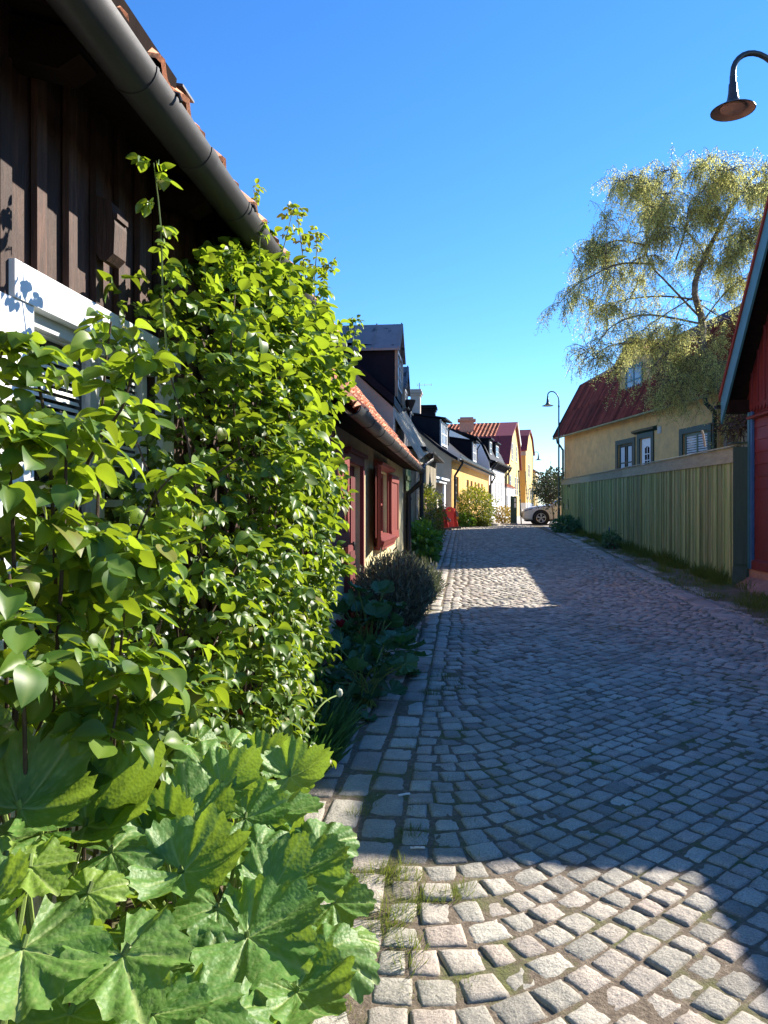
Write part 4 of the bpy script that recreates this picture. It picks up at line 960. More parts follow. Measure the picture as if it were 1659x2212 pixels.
def brown_house():
    root = thing('tall_brown_house', 'tall brown gabled house mostly hidden behind the birch crown', 'house', (16, 38, gz(38)))
    T = frame(13.9, 43, R(4), False); L = 9; b = MB(T); b.prism([(0, 0, 0), (0, 0, 10), (0, -3.5, 14.8), (0, -7, 10), (0, -7, 0)], (L, 0, 0)); b.build('wall', M['beige'], root)
    r = MB(T); r.prism([(-.3, .4, 9.6), (L + .3, .4, 9.6), (L + .3, -3.5, 15), (-.3, -3.5, 15)], (0, 0, .14)); r.prism([(-.3, -7.4, 9.6), (L + .3, -7.4, 9.6), (L + .3, -3.5, 15), (-.3, -3.5, 15)], (0, 0, .14)); r.build('roof', mat('brown_roof', (.13, .085, .06), .9, .2, 3), root)
    for u in (1, 3.4, 6):
        for z in (4, 7): window(root, T, u, u + 1.1, z, z + 1.6, M['greenframe'], 2, 3, n=.03, fw=.1, depth=.05)
    c = MB(T); c.box(5.5, 6.4, -3.4, -2.6, 13.4, 16); c.box(5.4, 6.5, -3.5, -2.5, 16, 16.2); c.build('chimney', M['brick'], root)
brown_house()

# ------------------------------------------------------------------ street furniture
def street_lamp(base, neck, label, z_sh, r_arc, size=1.0, mp='iron', tilt=0):
    """base: foot of the pole; neck: xy of the shade; z_sh: height of the shade rim"""
    root = thing('street_lamp', label, 'street lamp', (base[0], base[1], gz(base[1])), 'swan neck street lamps')
    bx, by = base; nx, ny = neck; d = math.hypot(bx - nx, by - ny); ux, uy = (bx - nx) / d, (by - ny) / d; r = d / 2
    zt = z_sh + .44 * size
    p = MB(); z0 = gz(by); p.tube([(bx, by, z0 - .05), (bx, by, z0 + .9)], .062, 12); p.lathe((bx, by, z0 + .9), [(.062, 0), (.07, .02), (.05, .1)], 12); p.tube([(bx, by, z0 + .98), (bx, by, zt - .6)], [.05, .036], 12); p.lathe((bx, by, zt - .62), [(.036, 0), (.05, .02), (.05, .08), (.036, .1)], 12)
    p.build('pole', M[mp], root)
    a = MB(); pts = [(bx, by, zt - .58), (bx, by, zt - .3)]
    for k in range(0, 15):
        t = math.pi * k / 14; q = r * (1 - math.cos(t)); pts.append((bx - ux * q, by - uy * q, zt - .02 + r * math.sin(t) * .95 + (-.28 if k == 0 else -.28 * (1 - k / 14) ** 2)))
    pts += [(nx, ny, zt - .08)]
    a.tube(pts, [.034] * 2 + [.031] * 15 + [.029], 12); a.build('arm', M[mp], root)
    s = MB()
    prof = [(.0, .66), (.034, .66), (.036, .52), (.045, .5), (.05, .34), (.062, .22), (.085, .14), (.115, .095), (.17, .055), (.222, .025), (.235, .012), (.235, .0), (.226, .0)]
    prof = [(q * size, h * size * .6) for q, h in prof]; s.lathe((nx, ny, z_sh), prof, 28); sh = s.build('lamp_shade', M[mp], root)
    u = MB(); u.lathe((nx, ny, z_sh), [(.226 * size, .001), (.2 * size, .02), (.14 * size, .045), (.0, .06)], 28); u.build('reflector', M['lampin'], sh)
    l = MB(); l.lathe((nx, ny, z_sh), [(.135 * size, .04), (.13 * size, .02), (.08 * size, .006), (0, .0)], 24); l.build('lens', M['lens'], sh)
    return root
p = at(1583, 240, 8.4); street_lamp((p[0] + .62, p[1] + .12), (p[0], p[1]), 'swan neck street lamp with its head and curved arm high above the red house roof', p[2], .3, 1.0, 'iron')
p = at(1183, 877, 38.4); q = at(1207, 877, 38.4); street_lamp((q[0], q[1]), (p[0], p[1]), 'dark green swan neck street lamp standing at the far end of the green fence', p[2], .3, 1.25, 'poleg')
p = at(1163, 994, 83); q = at(1151, 994, 83); street_lamp((q[0], q[1]), (p[0], p[1]), 'small distant swan neck street lamp in front of the pale hipped house', p[2], .3, 1.6, 'poleg')

def pole(pts, label, r):
    t = thing('bare_pole', label, 'pole', tuple(pts[0]), 'thin leaning poles'); b = MB(); b.tube([tuple(p) for p in pts], r, 8)
    for f in (.45, .55, .62, .8): c = pts[0] + (pts[-1] - pts[0]) * f; b.tube([tuple(c), tuple(c + np.array((0, 0, .08)))], r * 1.6, 8)
    b.build('shaft', M['poleg'], t)
    c = MB(); c.lathe(tuple(pts[-1]), [(r, 0), (r * 1.5, .02), (r * 1.5, .09), (0, .12)], 8); c.build('cap', M['iron'], t)
a = at(1126, 1132, 43); a[2] = gz(a[1]) - .05; pole([a, at(1120, 1020, 43.3)], 'thin dark leaning pole beside the green cabinet and the silver car nose', .032)
a = at(1141, 1110, 62); a[2] = gz(a[1]) - .05; pole([a, at(1135, 1021, 62)], 'thin dark pole in front of the stepped yellow house corner', .035)

def cabinet():
    a = at(1109.5, 1132, 43); x, y = a[0], a[1]; z = gz(y)
    t = thing('utility_cabinet', 'tall narrow dark green cabinet with paper notices at the street corner', 'cabinet', (x, y, z))
    b = MB(); b.prism([(x - .17, y - .14, z), (x + .17, y - .14, z), (x + .18, y - .14, z + 1.5), (x + .14, y - .14, z + 1.56), (x - .18, y - .14, z + 1.62)], (0, .3, 0)); b.build('body', M['greendark'], t)
    d = MB(); d.box(x - .15, x + .15, y - .152, y - .1402, z + .15, z + 1.35); d.build('door', M['greendark'], t)
    p = MB(); p.box(x + .02, x + .13, y - .158, y - .1525, z + 1.25, z + 1.48); p.box(x + .02, x + .14, y - .158, y - .1525, z + .95, z + 1.2); p.build('paper_notice', M['paper'], t)
    f = MB(); f.box(x - .2, x + .2, y - .17, y + .18, z - .05, z + .06); f.build('foot', M['stonestep'], t)
cabinet()

def barrier(px, label, sign, d=37.9, py=1140.7):
    a = at(px, py, d); x, y = a[0], a[1]; z = gz(y)
    t = thing('traffic_barrier', label, 'barrier', (x, y, z), 'red traffic barriers by the cream gate')
    b = MB(); w = .2
    b.prism([(x - w, y - .1, z + .07), (x + w, y - .1, z + .07), (x + w * .92, y - .06, z + .55), (x + w * .8, y - .04, z + 1.02), (x - w * .95, y - .04, z + 1.02), (x - w, y - .06, z + .55)], (0, .1, 0))
    b.prism([(x + w, y - .0, z + .07), (x + w + .22, y + .16, z + .07), (x + w + .12, y + .13, z + .5), (x + w * .85 + .09, y + .1, z + .98), (x + w * .82, y + .0, z + 1.0)], (0, .04, 0))
    b.box(x - .12, x + .12, y - .03, y + .1, z + 1.02, z + 1.06); b.build('body', M['barrier'], t)
    f = MB(); f.prism([(x - .42, y - .3, z), (x + .55, y - .22, z), (x + .55, y + .3, z), (x - .35, y + .3, z)], (0, 0, .07)); f.build('foot', M['rubber'], t)
    s = MB()
    if sign == 'round': s.lathe((x + .06, y + .12, z + .62), [(0, 0), (.37, 0), (.37, .012), (0, .012)], 28, 'y')
    else: s.prism([(x + .02, y + .12, z + 1.0), (x + .5, y + .12, z + .42), (x + .42, y + .12, z + .36), (x - .3, y + .12, z + .36), (x - .34, y + .12, z + .44)], (0, .012, 0))
    sb = s.build('sign', M['signback'], t)
    k = MB(); (k.box(x + .3, x + .42, y + .108, y + .1185, z + .45, z + .58) if sign == 'round' else k.box(x + .28, x + .42, y + .108, y + .1185, z + .38, z + .46)); k.build('sticker', M['stickyel'], sb)
    k = MB(); k.box(x - .08, x + .04, y - .075, y - .048, z + .84, z + .95); k.build('sticker', M['stickyel'], t)
    k = MB(); k.prism([(x - .06, y - .09, z + .46), (x + .0, y - .09, z + .48), (x + .04, y - .09, z + .40), (x + .03, y - .09, z + .34), (x - .02, y - .09, z + .38)], (0, .02, 0)); k.prism([(x - .07, y - .09, z + .42), (x - .04, y - .09, z + .41), (x - .04, y - .09, z + .38), (x - .07, y - .09, z + .385)], (0, .02, 0)); k.build('pale_mark', M['white'], t)
barrier(972, 'red plastic traffic barrier with a round sign back standing clear of the bush', 'round', 37.0, 1141.8)
barrier(951, 'red plastic traffic barrier with a triangular sign back half hidden by the bush', 'tri', 35.8, 1144.2)

def steps():
    a = at(1058, 1133, 40.5); x, y = a[0], a[1]; z = gz(y)
    t = thing('stone_planter_base', 'round stepped pale stone base in front of the big bush', 'stone base', (x, y, z))
    b = MB(); b.lathe((x, y, z), [(0, -.05), (.55, -.05), (.55, .1), (.52, .13), (0, .13)], 24); b.build('lower_step', M['stonestep'], t)
    b = MB(); b.lathe((x - .1, y + .05, z + .13), [(.4, 0), (.4, .13), (.37, .16), (0, .16)], 24); b.build('upper_step', M['stonestep'], t)
    b = MB(); b.lathe((x - .12, y + .08, z + .29), [(.22, 0), (.2, .22), (.26, .26), (.26, .32), (0, .32)], 20); b.build('block', M['stonestep'], t)
steps()

def car():
    x0 = 3.36; yc = 43.55; z = .65
    t = thing('parked_car', 'silver white SUV parked nose in at the street corner beyond the fence', 'car', (x0 + 2.3, yc, z))
    #      x, halfwidth, bottom, shoulder, top, topwidth
    ST = [(0, .56, .36, .62, .68, .5), (.08, .74, .27, .78, .84, .66), (.3, .86, .22, .88, .94, .76), (.7, .92, .22, .95, 1.02, .8), (1.15, .93, .22, 1.0, 1.07, .8), (1.5, .93, .22, 1.03, 1.12, .78),
          (1.9, .93, .22, 1.05, 1.38, .68), (2.35, .93, .22, 1.06, 1.62, .62), (3.0, .93, .22, 1.09, 1.67, .62), (3.7, .93, .22, 1.12, 1.63, .6), (4.25, .91, .24, 1.14, 1.5, .58), (4.55, .86, .3, 1.1, 1.2, .62), (4.68, .72, .4, .95, 1.02, .55)]
    rings = []
    for (x, w, zb, zs, zt, wt) in ST:
        half = [(0, zb), (w * .86, zb), (w * .97, zb + .1), (w, zb + (zs - zb) * .45), (w * 1.0, zs - .12), (w * .955, zs), (wt + (w * .95 - wt) * .28, zs + (zt - zs) * .72), (wt * .82, zt), (0, zt + .012)]
        full = half + [(-a, c) for a, c in half[-2:0:-1]]; rings.append([(x0 + x, yc + a, z + c) for a, c in full])
    k = len(rings[0]); b = MB(); g = MB()
    for i in range(len(rings) - 1):
        for j in range(k):
            j2 = (j + 1) % k; q = [rings[i][j], rings[i][j2], rings[i + 1][j2], rings[i + 1][j]]
            gl = (j in (5, 10) and 6 <= i <= 9) or (i in (5, 6) and 6 <= j <= 9)
            (g if gl else b).put(q, [(0, 1, 2, 3)], .5, True)
    b.poly(rings[0]); b.poly(rings[-1]); body = b.build('body', M['carpaint'], t, 50); g.build('window', M['glass'], t, 50)
    for wx in (.98, 3.72):
        for sd in (-1, 1):
            y = yc + sd * .93; a = MB(); f = -1 if sd > 0 else 1
            a.lathe((x0 + wx, y - sd * .12, z + .36), [(0, 0), (.46, 0), (.47, sd * .128), (.44, sd * .14), (0, sd * .14)], 28, 'y'); a.build('wheel_arch', M['rubber'], t)
            w = MB(); w.lathe((x0 + wx, y - sd * .1, z + .365), [(.0, sd * .12), (.25, sd * .16), (.27, sd * .255), (.34, sd * .255), (.37, sd * .22), (.37, 0)], 32, 'y'); wl = w.build('wheel', M['rubber'], t)
            r = MB(); r.lathe((x0 + wx, y, z + .365), [(.235, sd * .13), (.262, sd * .15), (.27, sd * .13)], 32, 'y'); yy = y + sd * .135
            for s_ in range(5):
                an = 2 * math.pi * s_ / 5 + .3
                for da in (-.18, .18):
                    c0 = (x0 + wx + .05 * math.cos(an), z + .365 + .05 * math.sin(an)); c1 = (x0 + wx + .25 * math.cos(an + da), z + .365 + .25 * math.sin(an + da)); nx, nz = -math.sin(an + da / 2) * .02, math.cos(an + da / 2) * .02
                    r.prism([(c0[0] - nx, yy, c0[1] - nz), (c0[0] + nx, yy, c0[1] + nz), (c1[0] + nx, yy, c1[1] + nz), (c1[0] - nx, yy, c1[1] - nz)], (0, sd * .015, 0))
            r.lathe((x0 + wx, y, z + .365), [(0, sd * .16), (.05, sd * .155), (.06, sd * .13)], 16, 'y'); r.build('rim', M['alloy'], wl)
    for sd in (-1, 1):
        h = MB(); h.prism([(x0 + .1, yc + sd * .72, z + .7), (x0 + .5, yc + sd * .905, z + .84), (x0 + .55, yc + sd * .9, z + .9), (x0 + .14, yc + sd * .70, z + .8)], (-.02, sd * .035, .01)); h.build('headlight', M['headlight'], t)
        m = MB(); m.lathe((x0 + 1.75, yc + sd * 1.02, z + 1.08), [(0, -.1), (.08, -.06), (.09, .06), (0, .1)], 10, 'x'); m.build('mirror', M['carpaint'], t)
    gr = MB(); gr.prism([(x0 - .012, yc - .45, z + .4), (x0 - .012, yc + .45, z + .4), (x0 + .0, yc + .3, z + .72), (x0 + .0, yc - .3, z + .72)], (.05, 0, 0)); gr.build('grille', M['black'], t)
    s = MB(); s.box(x0 + .2, x0 + 4.55, yc - .9, yc + .9, z + .16, z + .25); s.build('underbody', M['rubber'], t)
car()
# ------------------------------------------------------------------ leaves
def leaf_template(kind, n=5, fold=.25, curl=.35, width=.62):
    """oval leaf in the unit square: stalk at the origin, tip at +Y, normal +Z"""
    ys = np.linspace(0, 1, n + 1); V = []; ve = []
    for y in ys:
        w = width * .5 * (math.sin(math.pi * min(1, y ** .82)) ** .8) if 0 < y < 1 else .004
        if kind == 'oval' and .3 < y < .98: w *= 1 + .05 * math.sin(y * 40)
        zc = -curl * (y - .15) ** 2
        for sx in (-1, -.5, 0, .5, 1): V.append((sx * w, y, zc + fold * abs(sx) * w * 1.6 - .25 * fold * (sx * w * 2) ** 2)); ve.append(1.0 if sx == 0 else 0.0)
    F = [(5 * i + j, 5 * i + j + 1, 5 * (i + 1) + j + 1, 5 * (i + 1) + j) for i in range(n) for j in range(4)]
    return np.array(V), np.array(F), np.array(ve)
QUAD = (np.array([(-.5, 0, 0), (0, .45, .06), (.5, 0, .0), (0, -.55, .0)]), np.array([(0, 3, 2, 1)]))
RHOMB = (np.array([(0, 0, 0), (.36, .42, .05), (0, 1, -.06), (-.36, .42, .05)]), np.array([(0, 1, 2, 3)]))
FOLD = (np.array([(0, 0, 0), (.3, .4, .1), (0, 1, -.08), (-.3, .4, .1), (0, .42, 0)]), np.array([(0, 1, 4, 4), (1, 2, 4, 4), (2, 3, 4, 4), (3, 0, 4, 4)]))
def randunit(n): return unit(rng.normal(size=(n, 3)))
def noise3(P, s, seed=0):
    """cheap smooth lumps"""
    r = np.random.default_rng(seed); out = 0
    for k in range(5):
        d = r.normal(size=3) * s; out = out + np.sin(P @ d * 2.4 + r.uniform(0, 6)) * .5
    return out / 2

def leaves_mesh(name, parent, m, P, tip, nrm, size, rnd, variants):
    """variants of one template scattered; returns the mesh object"""
    V, F, RR, VV = [], [], [], []; o = 0; n = len(P); pick = rng.integers(0, len(variants), n)
    for i, (tv, tf, tve) in enumerate(variants):
        k = pick == i
        if not k.any(): continue
        X, Y, Z = axes_from(tip[k], nrm[k]); a, b = scatter(tv, tf, P[k], X, Y, Z, size[k])
        V.append(a); F.append(b + o); o += len(a); RR.append(np.repeat(rnd[k], len(tv))); VV.append(np.tile(tve, k.sum()))
    return np_mesh(name, np.concatenate(V), np.concatenate(F), m, parent, rnd=np.concatenate(RR), vein=np.concatenate(VV))
ROSE = [leaf_template('oval', 6, f, c, w) for f, c, w in ((.3, .35, .76), (.12, .6, .8), (.5, .2, .7), (.2, -.15, .78))]
SUN = unit(np.array((math.cos(R(38)) * math.cos(R(29.6)), math.sin(R(38)) * math.cos(R(29.6)), math.sin(R(29.6)))))
CAMF = np.array((-.1045, .9945, 0))
def compound(P, D, L, up=.35, nl=5):
    """compound rose leaves: stalk from P along D, length L, leaflets of L*.55; returns leaflets"""
    n = len(P); D = unit(D); side = unit(np.cross(D, np.array((0, 0, 1.)) + rng.normal(0, .25, (n, 3)))); nn = unit(np.cross(side, D))
    nn = np.where((nn[:, 2:3] < 0), -nn, nn)
    pos, tip, nrm, size = [], [], [], []
    spec = [(1.0, 0, 1.0), (.72, 1, .9), (.72, -1, .9), (.4, 1, .72), (.4, -1, .72)][:nl]
    for f, sd, s in spec:
        droop = -.22 * f * f
        p = P + D * (L * f * .62)[:, None] + np.array((0, 0, 1.)) * (droop * L * .5)[:, None]
        t = unit(D * (1 if sd == 0 else .55) + side * sd * .95 + np.array((0, 0, -.38)) + rng.normal(0, .25, (n, 3)) + np.array((0, 0, -.22)))
        q = unit(nn * .8 + rng.normal(0, .36, (n, 3)) + SUN * .55 + D * .35 - CAMF * .12 + side * sd * .25)
        pos.append(p); tip.append(t); nrm.append(q); size.append(L * .56 * s * rng.uniform(.85, 1.15, n))
    return [np.concatenate(a) for a in (pos, tip, nrm, size)]

def cane(b, pts, r0, r1, n=10, r=None):
    pts = [np.array(p, float) for p in pts]; t = np.linspace(0, len(pts) - 1, n); out = []
    for x in t:
        i = min(int(x), len(pts) - 2); f = x - i
        p0 = pts[max(i - 1, 0)]; p1 = pts[i]; p2 = pts[i + 1]; p3 = pts[min(i + 2, len(pts) - 1)]
        out.append(.5 * ((2 * p1) + (-p0 + p2) * f + (2 * p0 - 5 * p1 + 4 * p2 - p3) * f * f + (-p0 + 3 * p1 - 3 * p2 + p3) * f ** 3))
    b.tube([tuple(p) for p in out], list(np.linspace(r0, r1, n)), 6, r=r); return np.array(out)

# ------------------------------------------------------------------ the climbing rose on the timber house
def big_rose():
    root = thing('rose_bush', 'tall dense climbing rose reaching the gutter of the dark timber house', 'rose bush', (-1.15, 3.6, gz(3.6)))
    ztop = lambda y: np.interp(y, [2.3, 2.5, 2.75, 3.2, 3.7, 4.1, 4.45, 4.8, 5.0], [1.5, 2.1, 2.42, 2.62, 2.85, 3.0, 2.85, 2.5, 2.0])
    def xout(y, z):
        zt = ztop(y); t = np.clip((z - .2) / (zt - .2), 0, 1)
        pr = np.interp(t, [0, .15, .45, .7, .85, .95, 1], [.55, .58, .68, .74, .66, .5, .25])
        ed = np.clip((y - 2.25) / .5, 0, 1) ** .5
        return -1.36 + pr * (.45 + .55 * ed) * np.interp(y, [3.9, 4.5, 5], [.95, .8, .6]) - .13 * np.clip((y - 3.6) / .5, 0, 1) * np.exp(-((z - 2.08) / .22) ** 2)
    P = []
    while sum(len(a) for a in P) < 3900:
        q = np.stack([rng.uniform(-1.36, -.55, 4000), rng.uniform(2.25, 5.0, 4000), rng.uniform(.2, 3.05, 4000)], -1)
        zt = ztop(q[:, 1]); xo = xout(q[:, 1], q[:, 2]); lump = .11 * noise3(q, 2.6, 3) + .05 * noise3(q, 6, 4)
        dep = xo + lump - q[:, 0]
        ok = (q[:, 2] < zt + lump) & (dep > 0)
        pr = np.exp(-dep / .16) + .22
        ok &= rng.random(4000) < pr * .8 * (.10 + .90 * (noise3(q, 4.2, 9) > -.22))
        # gap that shows the window behind
        ok &= ~((q[:, 1] < 2.65) & (q[:, 2] > 1.35) & (rng.random(4000) < .55))
        P.append(q[ok])
    P = np.concatenate(P)[:3900]
    xo = xout(P[:, 1], P[:, 2]); outw = unit(np.stack([np.full(len(P), .9), (P[:, 1] - 3.6) * .35 - .12, .35 + .3 * (P[:, 2] - 1.6)], -1))
    D = unit(outw + rng.normal(0, .5, P.shape)); L = rng.uniform(.055, .135, len(P)) * np.interp(P[:, 2], [.3, 1.2, 3], [.85, .9, 1.15])
    pos, tip, nrm, size = compound(P, D, L)
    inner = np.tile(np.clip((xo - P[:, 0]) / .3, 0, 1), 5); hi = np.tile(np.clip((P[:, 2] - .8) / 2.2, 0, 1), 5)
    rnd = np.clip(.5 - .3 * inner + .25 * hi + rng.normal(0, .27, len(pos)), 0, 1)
    extra = []; b = MB(); bt = MB()
    for i in range(26):                              # old canes
        y0 = rng.uniform(2.6, 4.6); y1 = np.clip(y0 + rng.normal(0, .45), 2.5, 4.8); z1 = ztop(y1) * rng.uniform(.6, .98)
        cane(b, [(-1.12 + rng.normal(0, .06), y0, gz(y0)), (-1.1 + rng.normal(0, .1), y0 + .2 * rng.normal(), z1 * .4), (-1.0 + rng.normal(0, .1), y1, z1 * .8), (-.98 + rng.normal(0, .1), y1, z1)], rng.uniform(.005, .009), .003, r=rng.random())
    b.build('canes', M['bark'], root)
    # young shoots standing out of the top
    shoots = [(at(655, 560, 4.3), at(640, 450, 4.3)), (at(560, 560, 3.6), at(548, 410, 3.6)), (at(680, 590, 4.4), at(682, 500, 4.45)), (at(600, 580, 3.9), at(632, 455, 3.95)), (at(760, 760, 4.7), at(768, 695, 4.75)), (at(352, 640, 2.55), at(332, 352, 2.5)), (at(500, 600, 3.2), at(505, 545, 3.2)), (at(700, 640, 4.5), at(715, 575, 4.55)), (at(590, 560, 3.8), at(575, 500, 3.8))]
    sp = []; sd = []; sl = []
    for a, c in shoots:
        bt = MB(); m = (a + c) / 2 + rng.normal(0, .012, 3); pts = cane(bt, [a - (c - a) * .6, a, m, c], .0045, .002, 10, r=rng.random())
        for p in pts[2:]:
            for _ in range(2 if np.linalg.norm(p - c) > .03 else 3): sp.append(p); sd.append(unit(rng.normal(size=3) * (1, 1, .4) + np.array((.2, -.1, .35)))); sl.append(rng.uniform(.05, .085))
        bt.build('young_shoot', M['greenstem'], root)
    p2, t2, n2, s2 = compound(np.array(sp), np.array(sd), np.array(sl)); r2 = np.clip(rng.normal(.72, .18, len(p2)), 0, 1)
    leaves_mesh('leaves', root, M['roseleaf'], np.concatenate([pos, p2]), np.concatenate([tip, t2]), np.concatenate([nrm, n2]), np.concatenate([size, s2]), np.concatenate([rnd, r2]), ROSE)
big_rose()
def near_rose():
    root = thing('rose_bush', 'open leggy rose with big glossy leaves in front of the white window', 'rose bush', (-1.0, 1.85, gz(1.9)))
    b = MB(); sp, sd, sl = [], [], []
    canes = [([(140, 1640, 1.95), (120, 1250, 1.8), (105, 960, 1.72), (75, 790, 1.72), (68, 738, 1.72)], .009),
             ([(180, 1640, 2.05), (205, 1250, 1.95), (215, 1000, 1.95), (225, 820, 1.92), (240, 695, 1.92)], .009),
             ([(150, 1600, 2.0), (160, 1150, 1.9), (210, 960, 1.85), (262, 885, 1.82), (290, 790, 1.82), (300, 770, 1.82)], .009),
             ([(40, 1640, 1.7), (30, 1200, 1.55), (15, 960, 1.5), (12, 905, 1.5)], .008),
             ([(90, 1640, 1.75), (130, 1300, 1.62), (140, 1080, 1.6), (145, 940, 1.6), (150, 905, 1.6)], .008),
             ([(230, 1640, 2.1), (270, 1300, 1.95), (320, 1100, 1.9), (390, 1010, 1.88)], .007),
             ([(120, 1640, 1.7), (160, 1480, 1.55), (235, 1420, 1.5), (330, 1460, 1.5)], .007),
             ([(60, 1640, 1.6), (50, 1480, 1.42), (30, 1330, 1.4), (20, 1240, 1.4)], .008),
             ([(250, 1660, 1.9), (300, 1560, 1.7), (350, 1500, 1.66), (420, 1490, 1.66)], .007),
             ([(20, 1640, 1.8), (10, 1300, 1.7), (-15, 1000, 1.66), (-20, 860, 1.66), (5, 760, 1.7)], .008),
             ([(200, 1640, 1.75), (225, 1560, 1.6), (255, 1510, 1.5), (240, 1600, 1.42)], .006),
             ([(210, 1600, 2.0), (260, 1220, 1.85), (310, 1200, 1.8), (350, 1230, 1.8)], .007),
             ([(100, 1600, 1.9), (150, 1320, 1.7), (190, 1180, 1.66), (230, 1150, 1.66)], .007)]
    for pts, r in canes:
        w = [at(x, y, d) for x, y, d in pts]; w[0][2] = max(gz(2), w[0][2] - .3); q = cane(b, w, r * .62, .0025, 16, r=rng.random())
        for i, p in enumerate(q):
            f = i / 15
            if f < .22: continue
            for _ in range(1 if rng.random() < .45 else 2):
                an = rng.uniform(0, 6.28); sp.append(p); sd.append(unit((math.cos(an) + .15, math.sin(an) - .25, rng.uniform(-.15, .55)))); sl.append(rng.uniform(.10, .145) * (1.05 - .35 * f ** 4))
    # bushy middle
    n = 0
    while n < 300:
        q = np.array((rng.uniform(-1.33, -.75), rng.uniform(1.5, 2.55), rng.uniform(.55, 1.62)))
        if rng.random() > (.25 + .75 * (noise3(q[None], 4, 21)[0] > -.1)) * np.interp(q[2], [.5, 1.35, 1.62], [1, .8, .15]) * np.interp(q[1], [1.5, 1.9, 2.5], [.6, .6, 1]): continue
        n += 1; sp.append(q); sd.append(unit(rng.normal(size=3) + np.array((.7, -.3, .35)))); sl.append(rng.uniform(.08, .125))
    for i in range(16):
        y = rng.uniform(1.6, 2.5); cane(b, [(-1.15, y, gz(y)), (-1.1 + rng.normal(0, .05), y + rng.normal(0, .1), .6), (-1.0 + rng.normal(0, .1), y + rng.normal(0, .2), 1.2)], .006, .003, r=rng.random())
    b.build('canes', M['bark'], root)
    P, t, nn, s = compound(np.array(sp), np.array(sd), np.array(sl)); hi = np.clip((P[:, 2] - .8) / 1.2, 0, 1)
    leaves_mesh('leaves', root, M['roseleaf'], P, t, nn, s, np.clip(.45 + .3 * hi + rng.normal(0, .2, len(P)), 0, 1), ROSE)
near_rose()

# ------------------------------------------------------------------ mallows with broad lobed leaves
def mallow_template(seed, lobes=5, cup=.35, wave=.10, depth=.2, nth=91, nr=13):
    r_ = np.random.default_rng(seed); th = np.linspace(-R(163), R(163), nth); rr = np.linspace(.0, 1, nr)
    la = np.linspace(-R(128), R(128), lobes); V = []; ve = []
    out = np.zeros(nth); dmin = np.full(nth, 9.0)
    for i, a in enumerate(la):
        ln = (1.0 - .24 * (abs(a) / R(128)) ** 1.3) * r_.uniform(.93, 1.07)
        dd = np.abs(th - a); out = np.maximum(out, ln * (1 - depth * np.minimum(1.4, (dd / (R(256) / (lobes - 1) * .5)) ** 2.2))); dmin = np.minimum(dmin, dd)
    out = np.maximum(out, .52) * (1 + .04 * np.sin(th * 27 + r_.uniform(0, 6)) + .02 * np.sin(th * 57)); out *= np.interp(np.abs(th), [0, R(140), R(163)], [1, .97, .8])
    ph = r_.uniform(0, 6.3, 4)
    for rad in rr:
        for k, t in enumerate(th):
            R_ = rad * out[k]; x, y = R_ * math.sin(t), R_ * math.cos(t)
            dv = R_ * math.sin(min(dmin[k], 1.5))                              # distance to the nearest main vein
            ring = .5 + .5 * math.cos(rad * 26 - dmin[k] * 14)                 # side veins
            vv = max(0, 1 - dv / (.018 + .012 * (1 - rad))) if rad > 0 else 1
            vv = max(vv, .45 * max(0, ring - .86) / .14 * (rad > .15))
            z = cup * R_ ** 2 + .03 * min(1, dv / .12) * (.4 + rad) - .02 * vv
            z += wave * rad ** 2 * (math.sin(5 * t + ph[0]) * .6 + math.sin(9 * t + ph[1]) * .35 + .3 * math.sin(14 * t + ph[2]))
            z += .010 * math.sin(24 * x + ph[1]) * math.sin(23 * y + ph[2]) + .006 * math.sin(47 * x + ph[3]) * math.sin(51 * y + ph[0])
            V.append((x, y, z)); ve.append(vv)
    F = [(i * nth + k, (i + 1) * nth + k, (i + 1) * nth + k + 1, i * nth + k + 1) for i in range(nr - 1) for k in range(nth - 1)]
    return np.array(V), np.array(F), np.array(ve)
MALLOW = [mallow_template(1, cup=.18, depth=.17), mallow_template(2, cup=.5, depth=.16, wave=.13), mallow_template(3, cup=-.25, depth=.15, wave=.13), mallow_template(4, cup=.05, depth=.2, wave=.1), mallow_template(5, cup=.8, depth=.14, wave=.1)]
ROUND = [mallow_template(11, cup=.3, depth=.12, wave=.1, nth=49, nr=7), mallow_template(12, cup=-.15, depth=.1, wave=.12, nth=49, nr=7), mallow_template(13, cup=.5, depth=.14, wave=.08, nth=49, nr=7)]
CAMR = np.array((.9945, .1045, 0)); CAMF = np.array((-.1045, .9945, 0)); UPV = np.array((0, 0, 1.))
